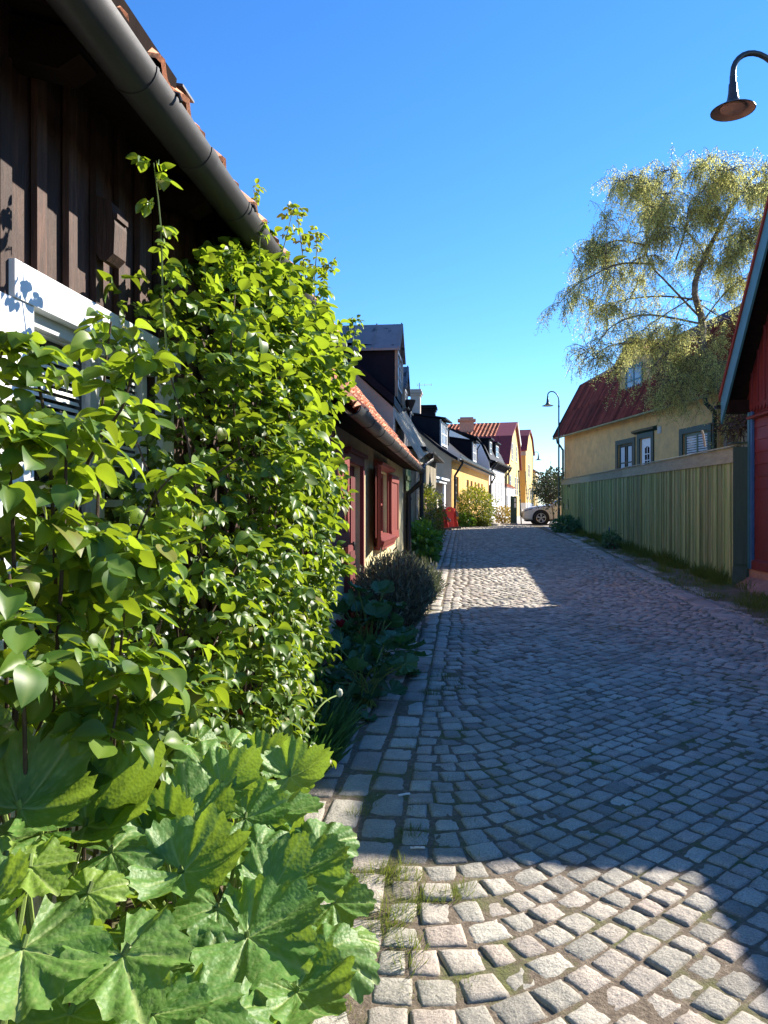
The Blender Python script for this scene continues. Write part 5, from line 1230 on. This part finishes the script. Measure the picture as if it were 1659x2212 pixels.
def mallow(label, base, heroes, nfill, zr, rad, tmpl, m, group='mallows along the dark timber house', fr=(.06, .11), fill_c=None, seed=0, stemm='greenstem', rbias=.45):
    """heroes: leaves measured from the photo (x, y, distance, size m, tip angle deg clockwise from up, tilt to viewer, variant, tint)"""
    base = np.array((base[0], base[1], gz(base[1]))); root = thing('mallow_plant', label, 'mallow', tuple(base), group)
    P, tip, nrm, S, RN, VI = [], [], [], [], [], []
    for (x, y, d, s, an, til, vi, tint) in heroes:
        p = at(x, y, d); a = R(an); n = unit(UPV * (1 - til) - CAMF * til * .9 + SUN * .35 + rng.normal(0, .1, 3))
        up_on = unit(CAMF * .75 + UPV * .55 * til); t = CAMR * math.sin(a) + up_on * math.cos(a)
        P.append(p); tip.append(t); nrm.append(n); S.append(s); RN.append(tint); VI.append(vi)
    for i in range(nfill):
        an = rng.uniform(0, 6.28); rr = rad * math.sqrt(rng.random()); p = base + np.array((math.cos(an) * rr, math.sin(an) * rr * 1.15, rng.uniform(*zr) - .35 * (rr / rad) ** 2 * zr[1]))
        o = np.array((math.cos(an), math.sin(an), 0))
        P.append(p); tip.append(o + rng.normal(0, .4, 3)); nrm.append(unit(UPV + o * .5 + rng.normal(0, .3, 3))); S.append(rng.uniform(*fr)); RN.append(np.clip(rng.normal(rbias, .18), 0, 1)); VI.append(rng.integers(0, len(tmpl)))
    P, tip, nrm, S, RN, VI = (np.array(a) for a in (P, tip, nrm, S, RN, VI))
    V, F, RR, VV = [], [], [], []; o = 0
    for i, (tv, tf, te) in enumerate(tmpl):
        k = VI == i
        if not k.any(): continue
        X, Y, Z = axes_from(tip[k], nrm[k]); a, b = scatter(tv, tf, P[k], X, Y, Z, S[k]); V.append(a); F.append(b + o); o += len(a); RR.append(np.repeat(RN[k], len(tv))); VV.append(np.tile(te, k.sum()))
    b = MB()
    for p, n_ in zip(P, nrm):
        q = base + rng.normal(0, .04, 3) * (1, 1, 0); m_ = (p + q) / 2 + np.array((0, 0, .06)) - unit(np.array((p[0] - q[0], p[1] - q[1], 0))) * .03
        cane(b, [q, m_, p - unit(n_) * .012, p], .007, .0042, 8, r=rng.random())
    b.build('stalks', M[stemm], root)
    np_mesh('leaves', np.concatenate(V), np.concatenate(F), m, root, rnd=np.concatenate(RR), vein=np.concatenate(VV))
    return root
ml = M['mallow']
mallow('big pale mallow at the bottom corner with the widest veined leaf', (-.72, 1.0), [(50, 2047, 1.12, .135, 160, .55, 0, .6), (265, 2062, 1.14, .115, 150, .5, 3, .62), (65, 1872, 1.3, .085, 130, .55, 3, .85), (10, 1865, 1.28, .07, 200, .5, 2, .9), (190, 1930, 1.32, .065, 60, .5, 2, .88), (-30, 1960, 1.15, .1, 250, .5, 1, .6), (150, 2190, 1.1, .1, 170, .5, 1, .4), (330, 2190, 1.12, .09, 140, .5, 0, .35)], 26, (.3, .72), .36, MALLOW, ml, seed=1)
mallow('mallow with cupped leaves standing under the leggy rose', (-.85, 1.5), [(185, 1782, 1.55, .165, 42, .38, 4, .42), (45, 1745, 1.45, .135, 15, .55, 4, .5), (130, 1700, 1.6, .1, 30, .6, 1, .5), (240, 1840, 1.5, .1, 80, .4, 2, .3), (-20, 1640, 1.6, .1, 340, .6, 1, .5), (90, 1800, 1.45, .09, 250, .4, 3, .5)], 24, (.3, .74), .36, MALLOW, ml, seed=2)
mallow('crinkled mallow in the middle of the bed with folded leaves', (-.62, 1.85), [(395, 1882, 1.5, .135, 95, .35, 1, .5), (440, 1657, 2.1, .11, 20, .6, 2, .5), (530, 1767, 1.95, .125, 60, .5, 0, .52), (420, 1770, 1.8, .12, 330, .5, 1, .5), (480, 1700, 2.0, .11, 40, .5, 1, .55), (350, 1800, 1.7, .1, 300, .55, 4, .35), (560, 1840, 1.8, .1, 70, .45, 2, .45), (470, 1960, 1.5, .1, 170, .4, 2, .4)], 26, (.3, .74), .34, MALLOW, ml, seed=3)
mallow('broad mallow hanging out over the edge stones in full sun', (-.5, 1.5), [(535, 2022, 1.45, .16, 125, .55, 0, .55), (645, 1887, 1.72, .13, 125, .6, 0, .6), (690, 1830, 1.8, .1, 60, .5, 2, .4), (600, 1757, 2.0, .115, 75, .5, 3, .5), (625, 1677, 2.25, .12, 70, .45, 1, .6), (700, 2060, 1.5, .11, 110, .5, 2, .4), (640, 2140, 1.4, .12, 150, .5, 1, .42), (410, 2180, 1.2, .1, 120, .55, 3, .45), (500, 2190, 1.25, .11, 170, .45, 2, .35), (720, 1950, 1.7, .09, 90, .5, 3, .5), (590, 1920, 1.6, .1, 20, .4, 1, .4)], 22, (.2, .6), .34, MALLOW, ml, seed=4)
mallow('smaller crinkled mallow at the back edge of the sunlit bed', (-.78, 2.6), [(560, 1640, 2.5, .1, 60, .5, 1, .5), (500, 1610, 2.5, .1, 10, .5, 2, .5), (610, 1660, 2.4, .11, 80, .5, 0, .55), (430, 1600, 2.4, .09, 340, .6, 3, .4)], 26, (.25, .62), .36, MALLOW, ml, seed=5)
dm = M['darkmallow']
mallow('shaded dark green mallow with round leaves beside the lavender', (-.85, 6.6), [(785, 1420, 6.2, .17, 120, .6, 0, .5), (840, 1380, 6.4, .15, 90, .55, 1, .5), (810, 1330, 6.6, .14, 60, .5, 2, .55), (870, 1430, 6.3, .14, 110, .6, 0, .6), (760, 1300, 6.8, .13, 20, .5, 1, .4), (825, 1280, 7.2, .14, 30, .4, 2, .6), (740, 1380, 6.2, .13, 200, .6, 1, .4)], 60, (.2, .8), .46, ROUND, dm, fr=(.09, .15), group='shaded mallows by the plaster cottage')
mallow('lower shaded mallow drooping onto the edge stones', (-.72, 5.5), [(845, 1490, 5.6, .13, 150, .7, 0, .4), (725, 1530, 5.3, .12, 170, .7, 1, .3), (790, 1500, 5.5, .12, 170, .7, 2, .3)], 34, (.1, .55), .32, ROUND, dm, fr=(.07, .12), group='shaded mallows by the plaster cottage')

def tulip(p, label, s=1.0):
    t = thing('red_flower', label, 'flower', tuple(p), 'red flowers in the bed'); b = MB(); b.tube([(p[0], p[1], gz(p[1])), (p[0] + .01, p[1], p[2] - .1), tuple(p)], .004, 6); b.build('stem', M['greenstem'], t)
    n = 6; tv, tf, te = leaf_template('oval', 5, .3, -.45, .8); P = np.tile(p, (n, 1)); an = np.linspace(0, 6.28, n, endpoint=False) + .3
    d = np.stack([np.cos(an) * .75, np.sin(an) * .75, np.full(n, .6)], -1); nn = np.stack([-np.cos(an) * .6, -np.sin(an) * .6, np.full(n, .75)], -1); X, Y, Z = axes_from(d, nn)
    V, F = scatter(tv, tf, P, X, Y, Z, np.full(n, .075 * s)); np_mesh('petals', V, F, M['petal'], t, rnd=np.repeat(rng.random(n), len(tv)))
tulip(at(735, 1356, 6.0), 'open dark red flower at the edge of the shaded mallow')
tulip(at(520, 1545, 2.9), 'small dark red flower between rose stems and pale leaf', .42)
def poppy():
    p = at(652, 1572, 3.9); q = at(733, 1500, 4.2); t = thing('poppy_bud', 'single pale bud on a long arching stem over the dark ground', 'flower bud', (p[0] - .1, p[1], gz(4)))
    b = MB(); cane(b, [(p[0] - .12, p[1] - .1, gz(4)), p - (0, 0, .05), (p + q) / 2 + (0, 0, .03), q], .006, .004, 12); b.build('stem', M['greenstem'], t)
    b = MB(); b.lathe(tuple(q - (0, 0, .005)), [(0, -.012), (.014, -.004), (.02, .012), (.016, .03), (0, .04)], 12); b.build('bud', M['bud'], t)
poppy()

# ------------------------------------------------------------------ low beds
def spray_plant(name, label, cat, c, rx, ry, h, n, ln, m, wid=.12, lean=.6, zmin=0, group=None, stuff_=False, lumps=0):
    """a tuft of narrow leaves"""
    an = rng.uniform(0, 6.28, n); rr = np.sqrt(rng.random(n)); P = np.stack([c[0] + np.cos(an) * rr * rx, c[1] + np.sin(an) * rr * ry, np.zeros(n)], -1); P[:, 2] = gzv(P[:, 1]) - .005
    hh = h * np.sqrt(np.clip(1 - .75 * rr ** 2, .1, 1)) * (1 + lumps * noise3(P, 3, 5)); P[:, 2] += rng.random(n) * hh * zmin
    D = np.stack([np.cos(an) * rr * lean + rng.normal(0, .28, n), np.sin(an) * rr * lean + rng.normal(0, .28, n), np.full(n, 1.0)], -1)
    tv = np.array([(-.5 * wid, 0, 0), (.5 * wid, 0, 0), (.42 * wid, .5, .03), (-.42 * wid, .5, .03), (.04 * wid, 1, -.05), (-.04 * wid, 1, -.05)]); tf = np.array([(0, 1, 2, 3), (3, 2, 4, 5)])
    N = randunit(n) * .6 + SUN; X, Y, Z = axes_from(D, N); S = ln * rng.uniform(.6, 1.2, n) * (hh / h)
    V, F = scatter(tv, tf, P, X, Y, Z, S)
    return V, F, np.repeat(np.clip(rng.normal(.5, .25, n), 0, 1), 6)
def lavender(c, rx, ry, h, n, label):
    t = thing('lavender_bush', label, 'lavender', (c[0], c[1], gz(c[1])), 'lavender by the plaster cottage')
    an = rng.uniform(0, 6.28, n); rr = np.sqrt(rng.random(n)); ns = n
    base = np.stack([c[0] + np.cos(an) * rr * rx * .5, c[1] + np.sin(an) * rr * ry * .5, np.zeros(n)], -1); base[:, 2] = gzv(base[:, 1])
    tipp = np.stack([c[0] + np.cos(an) * rr * rx, c[1] + np.sin(an) * rr * ry, np.zeros(n)], -1); tipp[:, 2] = gzv(tipp[:, 1]) + h * np.sqrt(np.clip(1 - .72 * rr ** 2, .05, 1)) * rng.uniform(.75, 1.12, n)
    P, D = [], []; k = 9
    for f in np.linspace(.3, 1, k): P.append(base + (tipp - base) * f + rng.normal(0, .012, base.shape)); D.append(unit(tipp - base) + rng.normal(0, .45, base.shape))
    P, D = np.concatenate(P), np.concatenate(D); m = len(P); tv = np.array([(-.09, 0, 0), (.09, 0, 0), (.07, .6, .02), (-.07, .6, .02), (.01, 1, 0), (-.01, 1, 0)]); tf = np.array([(0, 1, 2, 3), (3, 2, 4, 5)])
    X, Y, Z = axes_from(D, randunit(m) + SUN); V, F = scatter(tv, tf, P, X, Y, Z, rng.uniform(.05, .095, m)); np_mesh('foliage', V, F, M['lavender'], t, rnd=np.repeat(np.clip(rng.normal(.5, .25, m), 0, 1), 6), smooth=False)
    b = MB()
    for i in range(0, n, 6): b.tube([tuple(base[i]), tuple(tipp[i])], .003, 4, r=rng.random())
    b.build('stems', M['bark'], t)
lavender((-.8, 8.7), .48, 1.1, .84, 1500, 'nearer grey green lavender spilling over the edge stones')
lavender((-.72, 10.4), .46, .9, .66, 1000, 'farther grey green lavender below the red shuttered window')
def fern():
    V, F, r = spray_plant('f', '', '', (-1.02, 4.5), .3, .7, .45, 1500, .3, None, wid=.1, lean=.9, zmin=.3)
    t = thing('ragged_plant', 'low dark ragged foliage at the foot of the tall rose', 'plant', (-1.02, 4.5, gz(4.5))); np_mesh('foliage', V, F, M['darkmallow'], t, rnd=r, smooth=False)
fern()
def grass():
    V, F, RR = [], [], []; o = 0
    def add(x, y, rx, ry, h, n, tint=.5):
        nonlocal o
        a, b, r = spray_plant('g', '', '', (x, y), rx, ry, h, n, h, None, wid=.045, lean=.7); V.append(a); F.append(b + o); RR.append(np.clip(r * .6 + tint - .3, 0, 1)); o += len(a)
    for (x, y, s, n) in ((815, 1890, .1, 190), (870, 1895, .09, 200), (780, 1905, .08, 120), (850, 1965, .12, 200), (905, 1935, .08, 120), (880, 2045, .07, 120), (835, 1985, .1, 150), (960, 1940, .06, 80), (1000, 1925, .05, 60), (890, 1800, .07, 90), (860, 1870, .07, 90), (770, 1760, .06, 60), (830, 2010, .06, 80), (930, 1500, .1, 120), (960, 1465, .12, 160), (975, 1490, .12, 120), (880, 2090, .06, 60)):
        u = (1098 - y) * KPX; d = -1.55 / (u - .015); p = at(x, y, d); add(p[0], p[1], s, s * .8, .062, n, .45)
    for i in range(90): y = rng.uniform(.9, 9); add(rng.choice([-.29, -.15, .0, -.48, -.66]) + rng.normal(0, .03), y, .05, .05, .04, 30, .5)
    # verge along the fence
    for i in range(150):
        y = 8 + 31 * rng.random() ** 1.4; x0 = xright(y) + .4; x1 = 4.75 + .0165 * (y - 13.7); x = x1 - (x1 - x0) * rng.random() ** 1.6
        add(x, y, .18, .35, rng.uniform(.06, .17) * (1.4 if x > x1 - .35 else 1), 90, .4)
    for i in range(60): y = rng.uniform(13.8, 36); add(4.62 + .0165 * (y - 13.7), y, .16, .3, rng.uniform(.14, .38), 130, .3)
    for i in range(26): y = rng.uniform(6.5, 14); add(rng.uniform(3.7, 4.9), y, .25, .3, rng.uniform(.06, .16), 150, .45)
    for i in range(70): y = rng.uniform(7, 30); add(xright(y) + rng.choice([0, .43]) + rng.normal(0, .03), y, .05, .14, .05, 40, .4)
    stuff(np_mesh('grass', np.concatenate(V), np.concatenate(F), M['grass'], rnd=np.concatenate(RR), smooth=False))
grass()

# ------------------------------------------------------------------ bushes
def bush(name, label, cat, c, r, n, ls, m, seed=0, group=None, oval=True, lump=.28, stems=10, flat=.15):
    c = np.array(c, float); r = np.array(r, float); base = np.array((c[0], c[1], gz(c[1]))); t = thing(name, label, cat, tuple(base), group)
    d = randunit(n * 3); d = d[d[:, 2] > -.75][:n]; rr = (1 - .5 * rng.random(len(d)) ** 2.2) * (1 + lump * noise3(d * 2, 1.6, seed) + .5 * lump * noise3(d * 5, 1.5, seed + 1))
    P = c + d * r * rr[:, None]; P = P[P[:, 2] > base[2] + .02]; d = unit((P - c) / r)
    k = len(P); T_ = unit(d + rng.normal(0, .6, (k, 3)) + (0, 0, -.2)); N = unit(d * .8 + UPV * .5 + rng.normal(0, .45, (k, 3)))
    tv, tf = FOLD if oval else RHOMB
    X, Y, Z = axes_from(T_, N); V, F = scatter(tv, tf[:, :], P, X, Y, Z, ls * rng.uniform(.65, 1.3, k))
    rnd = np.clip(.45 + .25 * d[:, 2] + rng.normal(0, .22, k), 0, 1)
    o = np_mesh('foliage', V, F, m, t, rnd=np.repeat(rnd, len(tv)), smooth=False)
    b = MB()
    for i in range(stems):
        e = P[rng.integers(k)]; cane(b, [base + rng.normal(0, .08, 3) * (1, 1, 0), (base + e) / 2 + rng.normal(0, .06, 3), e], .018, .005, 7, r=rng.random())
    b.build('stems', M['bark'], t); return t
FOLD = (FOLD[0], np.array([(0, 1, 2, 4), (0, 4, 2, 3)]))
bl = M['bushleaf']
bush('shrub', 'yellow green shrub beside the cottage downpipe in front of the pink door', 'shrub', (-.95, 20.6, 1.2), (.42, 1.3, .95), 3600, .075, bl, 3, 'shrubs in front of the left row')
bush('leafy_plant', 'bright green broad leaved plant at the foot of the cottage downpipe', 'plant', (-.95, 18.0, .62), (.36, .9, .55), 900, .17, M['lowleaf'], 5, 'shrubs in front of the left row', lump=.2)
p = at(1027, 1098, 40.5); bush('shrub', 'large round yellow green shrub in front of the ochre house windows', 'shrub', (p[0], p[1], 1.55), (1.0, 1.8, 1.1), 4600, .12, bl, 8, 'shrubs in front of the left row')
p = at(998, 1125, 39.3); bush('leafy_plant', 'low glossy leafy plant between the red barrier and the large shrub', 'plant', (p[0], p[1], .8), (.62, .8, .42), 1300, .15, M['lowleaf'], 9, 'shrubs in front of the left row', lump=.2)
p = at(1040, 1128, 39.8); bush('leafy_plant', 'low light green plant beside the round stone base', 'plant', (p[0], p[1], .75), (.45, .6, .32), 800, .11, bl, 10, 'shrubs in front of the left row', lump=.2)
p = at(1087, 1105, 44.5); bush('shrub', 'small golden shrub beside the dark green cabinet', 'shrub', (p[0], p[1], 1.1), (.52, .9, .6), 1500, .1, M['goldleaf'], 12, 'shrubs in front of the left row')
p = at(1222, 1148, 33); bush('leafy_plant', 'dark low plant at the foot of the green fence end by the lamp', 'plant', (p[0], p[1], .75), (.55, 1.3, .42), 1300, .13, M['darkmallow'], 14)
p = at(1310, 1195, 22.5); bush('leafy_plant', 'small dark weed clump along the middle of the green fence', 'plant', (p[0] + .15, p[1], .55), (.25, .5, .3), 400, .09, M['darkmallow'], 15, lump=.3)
def small_tree(label, c, r, n, ls, m, base, seed, h0, name='dark_tree'):
    t = thing(name, label, 'tree', tuple(base)); c = np.array(c); r = np.array(r)
    d = randunit(n); rr = (1 - .7 * rng.random(n) ** 1.5) * (1 + .4 * noise3(d * 2.2, 1.6, seed)); P = c + d * r * rr[:, None]; T_ = unit(d + rng.normal(0, .8, (n, 3))); N = randunit(n) + UPV
    X, Y, Z = axes_from(T_, N); V, F = scatter(*FOLD, P, X, Y, Z, ls * rng.uniform(.6, 1.3, n)); np_mesh('crown', V, F, m, t, rnd=np.repeat(rng.random(n), len(FOLD[0])), smooth=False)
    b = MB(); top = c + (0, 0, -r[2] * .3); cane(b, [base, (np.array(base) + top) / 2 + (.05, 0, 0), top], h0, h0 * .6, 8)
    for i in range(14): e = P[rng.integers(n)]; cane(b, [top - (0, 0, rng.random() * .3), (top + e) / 2 + rng.normal(0, .08, 3), e], h0 * .5, h0 * .15, 6)
    b.build('trunk', M['bark'], t)
p = at(1188, 1062, 40.6); b_ = at(1193, 1135, 40.6); small_tree('small dark leaved tree leaning over the silver car beside the lamp pole', (p[0], p[1], p[2]), (.95, 1.0, 1.0), 1500, .13, M['darktree'], (b_[0] + .1, b_[1], gz(b_[1])), 31, .05)
p = at(1196, 1062, 97); small_tree('far dark tree behind the car at the end of the street', (p[0], p[1], p[2] + .6), (2.6, 2.6, 2.2), 2600, .4, M['darktree'], (p[0], p[1], gz(97)), 33, .16)


# ------------------------------------------------------------------ the weeping birch
def birch():
    base = np.array((8.35, 24.7, gz(24.7))); root = thing('birch_tree', 'weeping birch with thin yellow green spring leaves behind the red house', 'tree', tuple(base))
    b = MB(); tw = MB(); ends = []
    D0 = 24.0
    tr = cane(b, [base, at(1575, 900, D0), at(1550, 830, D0), at(1520, 760, D0), at(1516, 690, D0), at(1500, 620, D0 - .3), at(1530, 540, D0 - .2), at(1590, 430, D0), at(1640, 370, D0 + .3)], .19, .035, 26, r=.4)
    limbs = [[at(1516, 690, D0), at(1440, 610, D0 - .4), at(1405, 570, D0 - .6), at(1395, 520, D0 - .6), at(1415, 430, D0 - .8), at(1460, 375, D0 - .7)],
             [at(1405, 570, D0 - .6), at(1340, 570, D0 - .9), at(1290, 590, D0 - 1.2), at(1240, 620, D0 - 1.4), at(1205, 660, D0 - 1.5)],
             [at(1395, 530, D0 - .6), at(1330, 520, D0 - .3), at(1290, 545, D0), at(1250, 580, D0 + .2)],
             [at(1516, 700, D0), at(1400, 680, D0 - 1), at(1330, 700, D0 - 1.5), at(1290, 740, D0 - 1.8), at(1262, 770, D0 - 2)],
             [at(1516, 720, D0), at(1430, 740, D0 - .6), at(1360, 740, D0 - .9), at(1310, 750, D0 - 1), at(1280, 775, D0 - 1.1)],
             [at(1516, 650, D0), at(1430, 640, D0 + .5), at(1340, 650, D0 + .9), at(1275, 680, D0 + 1.2)],
             [at(1530, 560, D0), at(1470, 480, D0 + .6), at(1430, 420, D0 + .9), at(1390, 400, D0 + 1)],
             [at(1545, 520, D0), at(1620, 500, D0 - .4), at(1700, 480, D0 - .7), at(1760, 540, D0 - .9)],
             [at(1516, 700, D0), at(1560, 640, D0 - .9), at(1620, 600, D0 - 1.4), at(1690, 640, D0 - 1.7)],
             [at(1516, 740, D0), at(1470, 740, D0 - 1.2), at(1430, 770, D0 - 2), at(1410, 800, D0 - 2.2)],
             [at(1530, 770, D0), at(1500, 790, D0 - 1.4), at(1480, 820, D0 - 2), at(1465, 850, D0 - 2.2)],
             [at(1540, 790, D0), at(1580, 780, D0 - 1), at(1590, 830, D0 - 1.7), at(1580, 890, D0 - 2)],
             [at(1590, 430, D0), at(1560, 380, D0 - .5), at(1535, 345, D0 - .6)],
             [at(1600, 420, D0), at(1650, 400, D0 + .6), at(1720, 420, D0 + 1)],
             [at(1460, 560, D0), at(1480, 500, D0 - 1.2), at(1490, 440, D0 - 1.6), at(1520, 410, D0 - 1.8)],
             [at(1415, 450, D0 - .8), at(1360, 420, D0 - .5), at(1335, 390, D0 - .4)],
             [at(1516, 660, D0), at(1570, 690, D0 + .9), at(1640, 700, D0 + 1.3), at(1700, 760, D0 + 1.5)],
             [at(1500, 640, D0), at(1420, 690, D0 + 1.3), at(1370, 730, D0 + 1.9), at(1340, 770, D0 + 2.1)]]
    nodes = []
    for i, l in enumerate(limbs):
        q = cane(b, l, .036 if i < 6 else .026, .008, 18, r=rng.random()); L = len(q)
        for j in range(3, L): nodes.append((q[j], unit(q[j] - q[j - 1]), j / L))
    ally = [n_[0] for n_ in nodes]
    xmin = lambda y: np.interp(y, [345, 380, 450, 550, 650, 750, 830, 880], [1400, 1330, 1290, 1240, 1195, 1230, 1290, 1400])
    for k in range(64):
        y = rng.uniform(355, 860); x = rng.uniform(xmin(y) + 20, 1720); e = at(x, y, D0 + rng.uniform(-2.2, 1.2)); A_ = np.array(ally); dd = np.linalg.norm(A_ - e, axis=1) + .6 * np.maximum(0, A_[:, 2] - e[2]); s0 = A_[dd.argmin()]
        mid = (s0 + e) / 2 + np.array((0, 0, .16 * np.linalg.norm(e - s0))) + rng.normal(0, .08, 3); q = cane(b, [s0, mid, e], .014, .005, 10, r=rng.random())
        for j in range(2, 10): nodes.append((q[j], unit(q[j] - q[j - 1]), .35 + .6 * j / 10)); ally.append(q[j])
    for j in range(15, len(tr)): nodes.append((tr[j], unit(tr[j] - tr[j - 1]), .6))
    b.build('trunk', M['birchbark'], root)
    P, T_ = [], []; nb = 0
    for (p, d, f) in nodes:
        for _ in range(3 if f > .25 else 2):
            s = unit(d * rng.uniform(.1, .8) + rng.normal(0, .75, 3) * (1, 1, .7) + (0, 0, .22)); ln = rng.uniform(.45, 1.15) * (1.1 - .35 * f); q = p.copy(); pts = [q]
            for k in range(6):                            # rise a little, then hang
                s = unit(s + (0, 0, -.17 - .03 * k) + rng.normal(0, .08, 3)); q = q + s * ln / 6; pts.append(q)
            tw.tube([tuple(a) for a in pts], list(np.linspace(.008, .004, 7)), 4, caps=False, r=rng.random(), smooth=False)
            for a in pts[2:]:
                if a[0] < 6.3 and a[2] < 6.8 and rng.random() < .5: continue
                for _2 in range(rng.integers(2, 4)):       # hanging twigs with leaves
                    h = unit(np.array((rng.normal(0, .4), rng.normal(0, .4), -1.0 + rng.random() * .55))); tl = rng.uniform(.18, .62) * (1.2 if a[2] < 5.5 else .8); q2 = a.copy(); tp = [q2]
                    for k in range(3): h = unit(h + (0, 0, -.22) + rng.normal(0, .12, 3)); q2 = q2 + h * tl / 3; tp.append(q2)
                    if nb % 2 == 0: tw.tube([tuple(z) for z in tp], [.0045, .004, .003, .002], 3, caps=False, r=rng.random(), smooth=False)
                    nb += 1
                    m = int(tl * 22) + 2; ff = rng.random(m) * 3; ii = np.minimum(ff.astype(int), 2); tp = np.array(tp); P.append(tp[ii] + (tp[ii + 1] - tp[ii]) * (ff - ii)[:, None] + rng.normal(0, .022, (m, 3))); T_.append(np.tile(h, (m, 1)))
    tw.build('twigs', M['twig'], root)
    P = np.concatenate(P); T_ = np.concatenate(T_); n = len(P); print('birch leaves', n)
    T_ = unit(T_ * .5 + rng.normal(0, .75, (n, 3))); X, Y, Z = axes_from(T_, randunit(n) + SUN * .4); V, F = scatter(*RHOMB, P, X, Y, Z, rng.uniform(.026, .048, n))
    np_mesh('crown', V, F, M['birchleaf'], root, rnd=np.repeat(np.clip(rng.normal(.5, .27, n), 0, 1), 4), smooth=False)
birch()
def stub(x, y, an, label):
    u = (1098 - y) * KPX; p = at(x, y, -1.55 / (u - .015)); z = gz(p[1]) + .014; c, s = math.cos(an) * .032, math.sin(an) * .032
    b = MB(); b.tube([(p[0] - c, p[1] - s, z), (p[0] + c * .3, p[1] + s * .3, z + .002), (p[0] + c, p[1] + s, z)], .0055, 8); tag(b.build('cigarette_stub', M['paper']), label, 'litter')
stub(873, 1722, .5, 'pale cigarette stub on a gutter stone, the one farther up the street')
stub(902, 1838, .1, 'pale cigarette stub lying by the grass tufts at the shadow edge')
def creeper():
    t = thing('brown_creeper', 'leafless brown creeper on the rough wall under the red house eave', 'creeper', tuple(at(1590, 985, 23))); b = MB()
    for i in range(90):
        p = at(rng.uniform(1572, 1612), rng.uniform(885, 925), rng.uniform(21.5, 23)); cane(b, [p, p + rng.normal(0, .16, 3), p + rng.normal(0, .3, 3) - (0, 0, .1)], .03, .01, 6, r=rng.random())
    for i in range(8): p = at(1600, 930, 22.6); cane(b, [p + rng.normal(0, .1, 3), at(1590 + rng.normal(0, 8), 960, 22.6), at(1600 + rng.normal(0, 8), 1000, 22.8)], .02, .006, 8, r=rng.random())
    b.build('stems', M['bark'], t)
creeper()
# ------------------------------------------------------------------ light and camera
EL, AZ = 29.6, 38.0                       # sun height; bearing from +X towards +Y
w = bpy.data.worlds.new('World'); sc.world = w; w.use_nodes = True; t = w.node_tree; t.nodes.clear()
sky = t.nodes.new('ShaderNodeTexSky'); sky.sky_type = 'NISHITA'; sky.sun_disc = False
sky.sun_elevation = R(EL); sky.sun_rotation = R(90 - AZ); sky.altitude = 0; sky.air_density = 1.0; sky.dust_density = 0; sky.ozone_density = 7
bg = t.nodes.new('ShaderNodeBackground'); bg.inputs[1].default_value = .112
out = t.nodes.new('ShaderNodeOutputWorld'); hs = t.nodes.new('ShaderNodeHueSaturation'); hs.inputs['Saturation'].default_value = 1.14; hs.inputs['Hue'].default_value = .504; t.links.new(sky.outputs[0], hs.inputs['Color']); t.links.new(hs.outputs[0], bg.inputs[0]); t.links.new(bg.outputs[0], out.inputs[0])
sd = bpy.data.lights.new('sun', 'SUN'); sd.energy = 5; sd.angle = R(.5); sd.color = (1, .92, .8)
so = bpy.data.objects.new('sun', sd); COL.objects.link(so)
so.rotation_euler = Vector(tuple(SUN)).to_track_quat('Z', 'Y').to_euler()
cd = bpy.data.cameras.new('camera'); cam = bpy.data.objects.new('camera', cd); COL.objects.link(cam); sc.camera = cam
cd.sensor_fit = 'VERTICAL'; cd.sensor_height = 36; cd.lens = 36 * 750 / 1024; cd.clip_end = 2000; cd.clip_start = .02
cam.location = (0, 0, 1.55); cam.rotation_euler = (R(90), 0, R(6.0)); cd.shift_y = -(1106 - 1098) * .463 / 1024
sc.view_settings.view_transform = 'Standard'; sc.view_settings.look = 'None'; sc.view_settings.exposure = 1.36; sc.view_settings.gamma = 1
sc.render.engine = 'CYCLES'; sc.cycles.use_denoising = True; sc.cycles.max_bounces = 7; sc.cycles.transparent_max_bounces = 6
sc.render.resolution_x = 768; sc.render.resolution_y = 1024
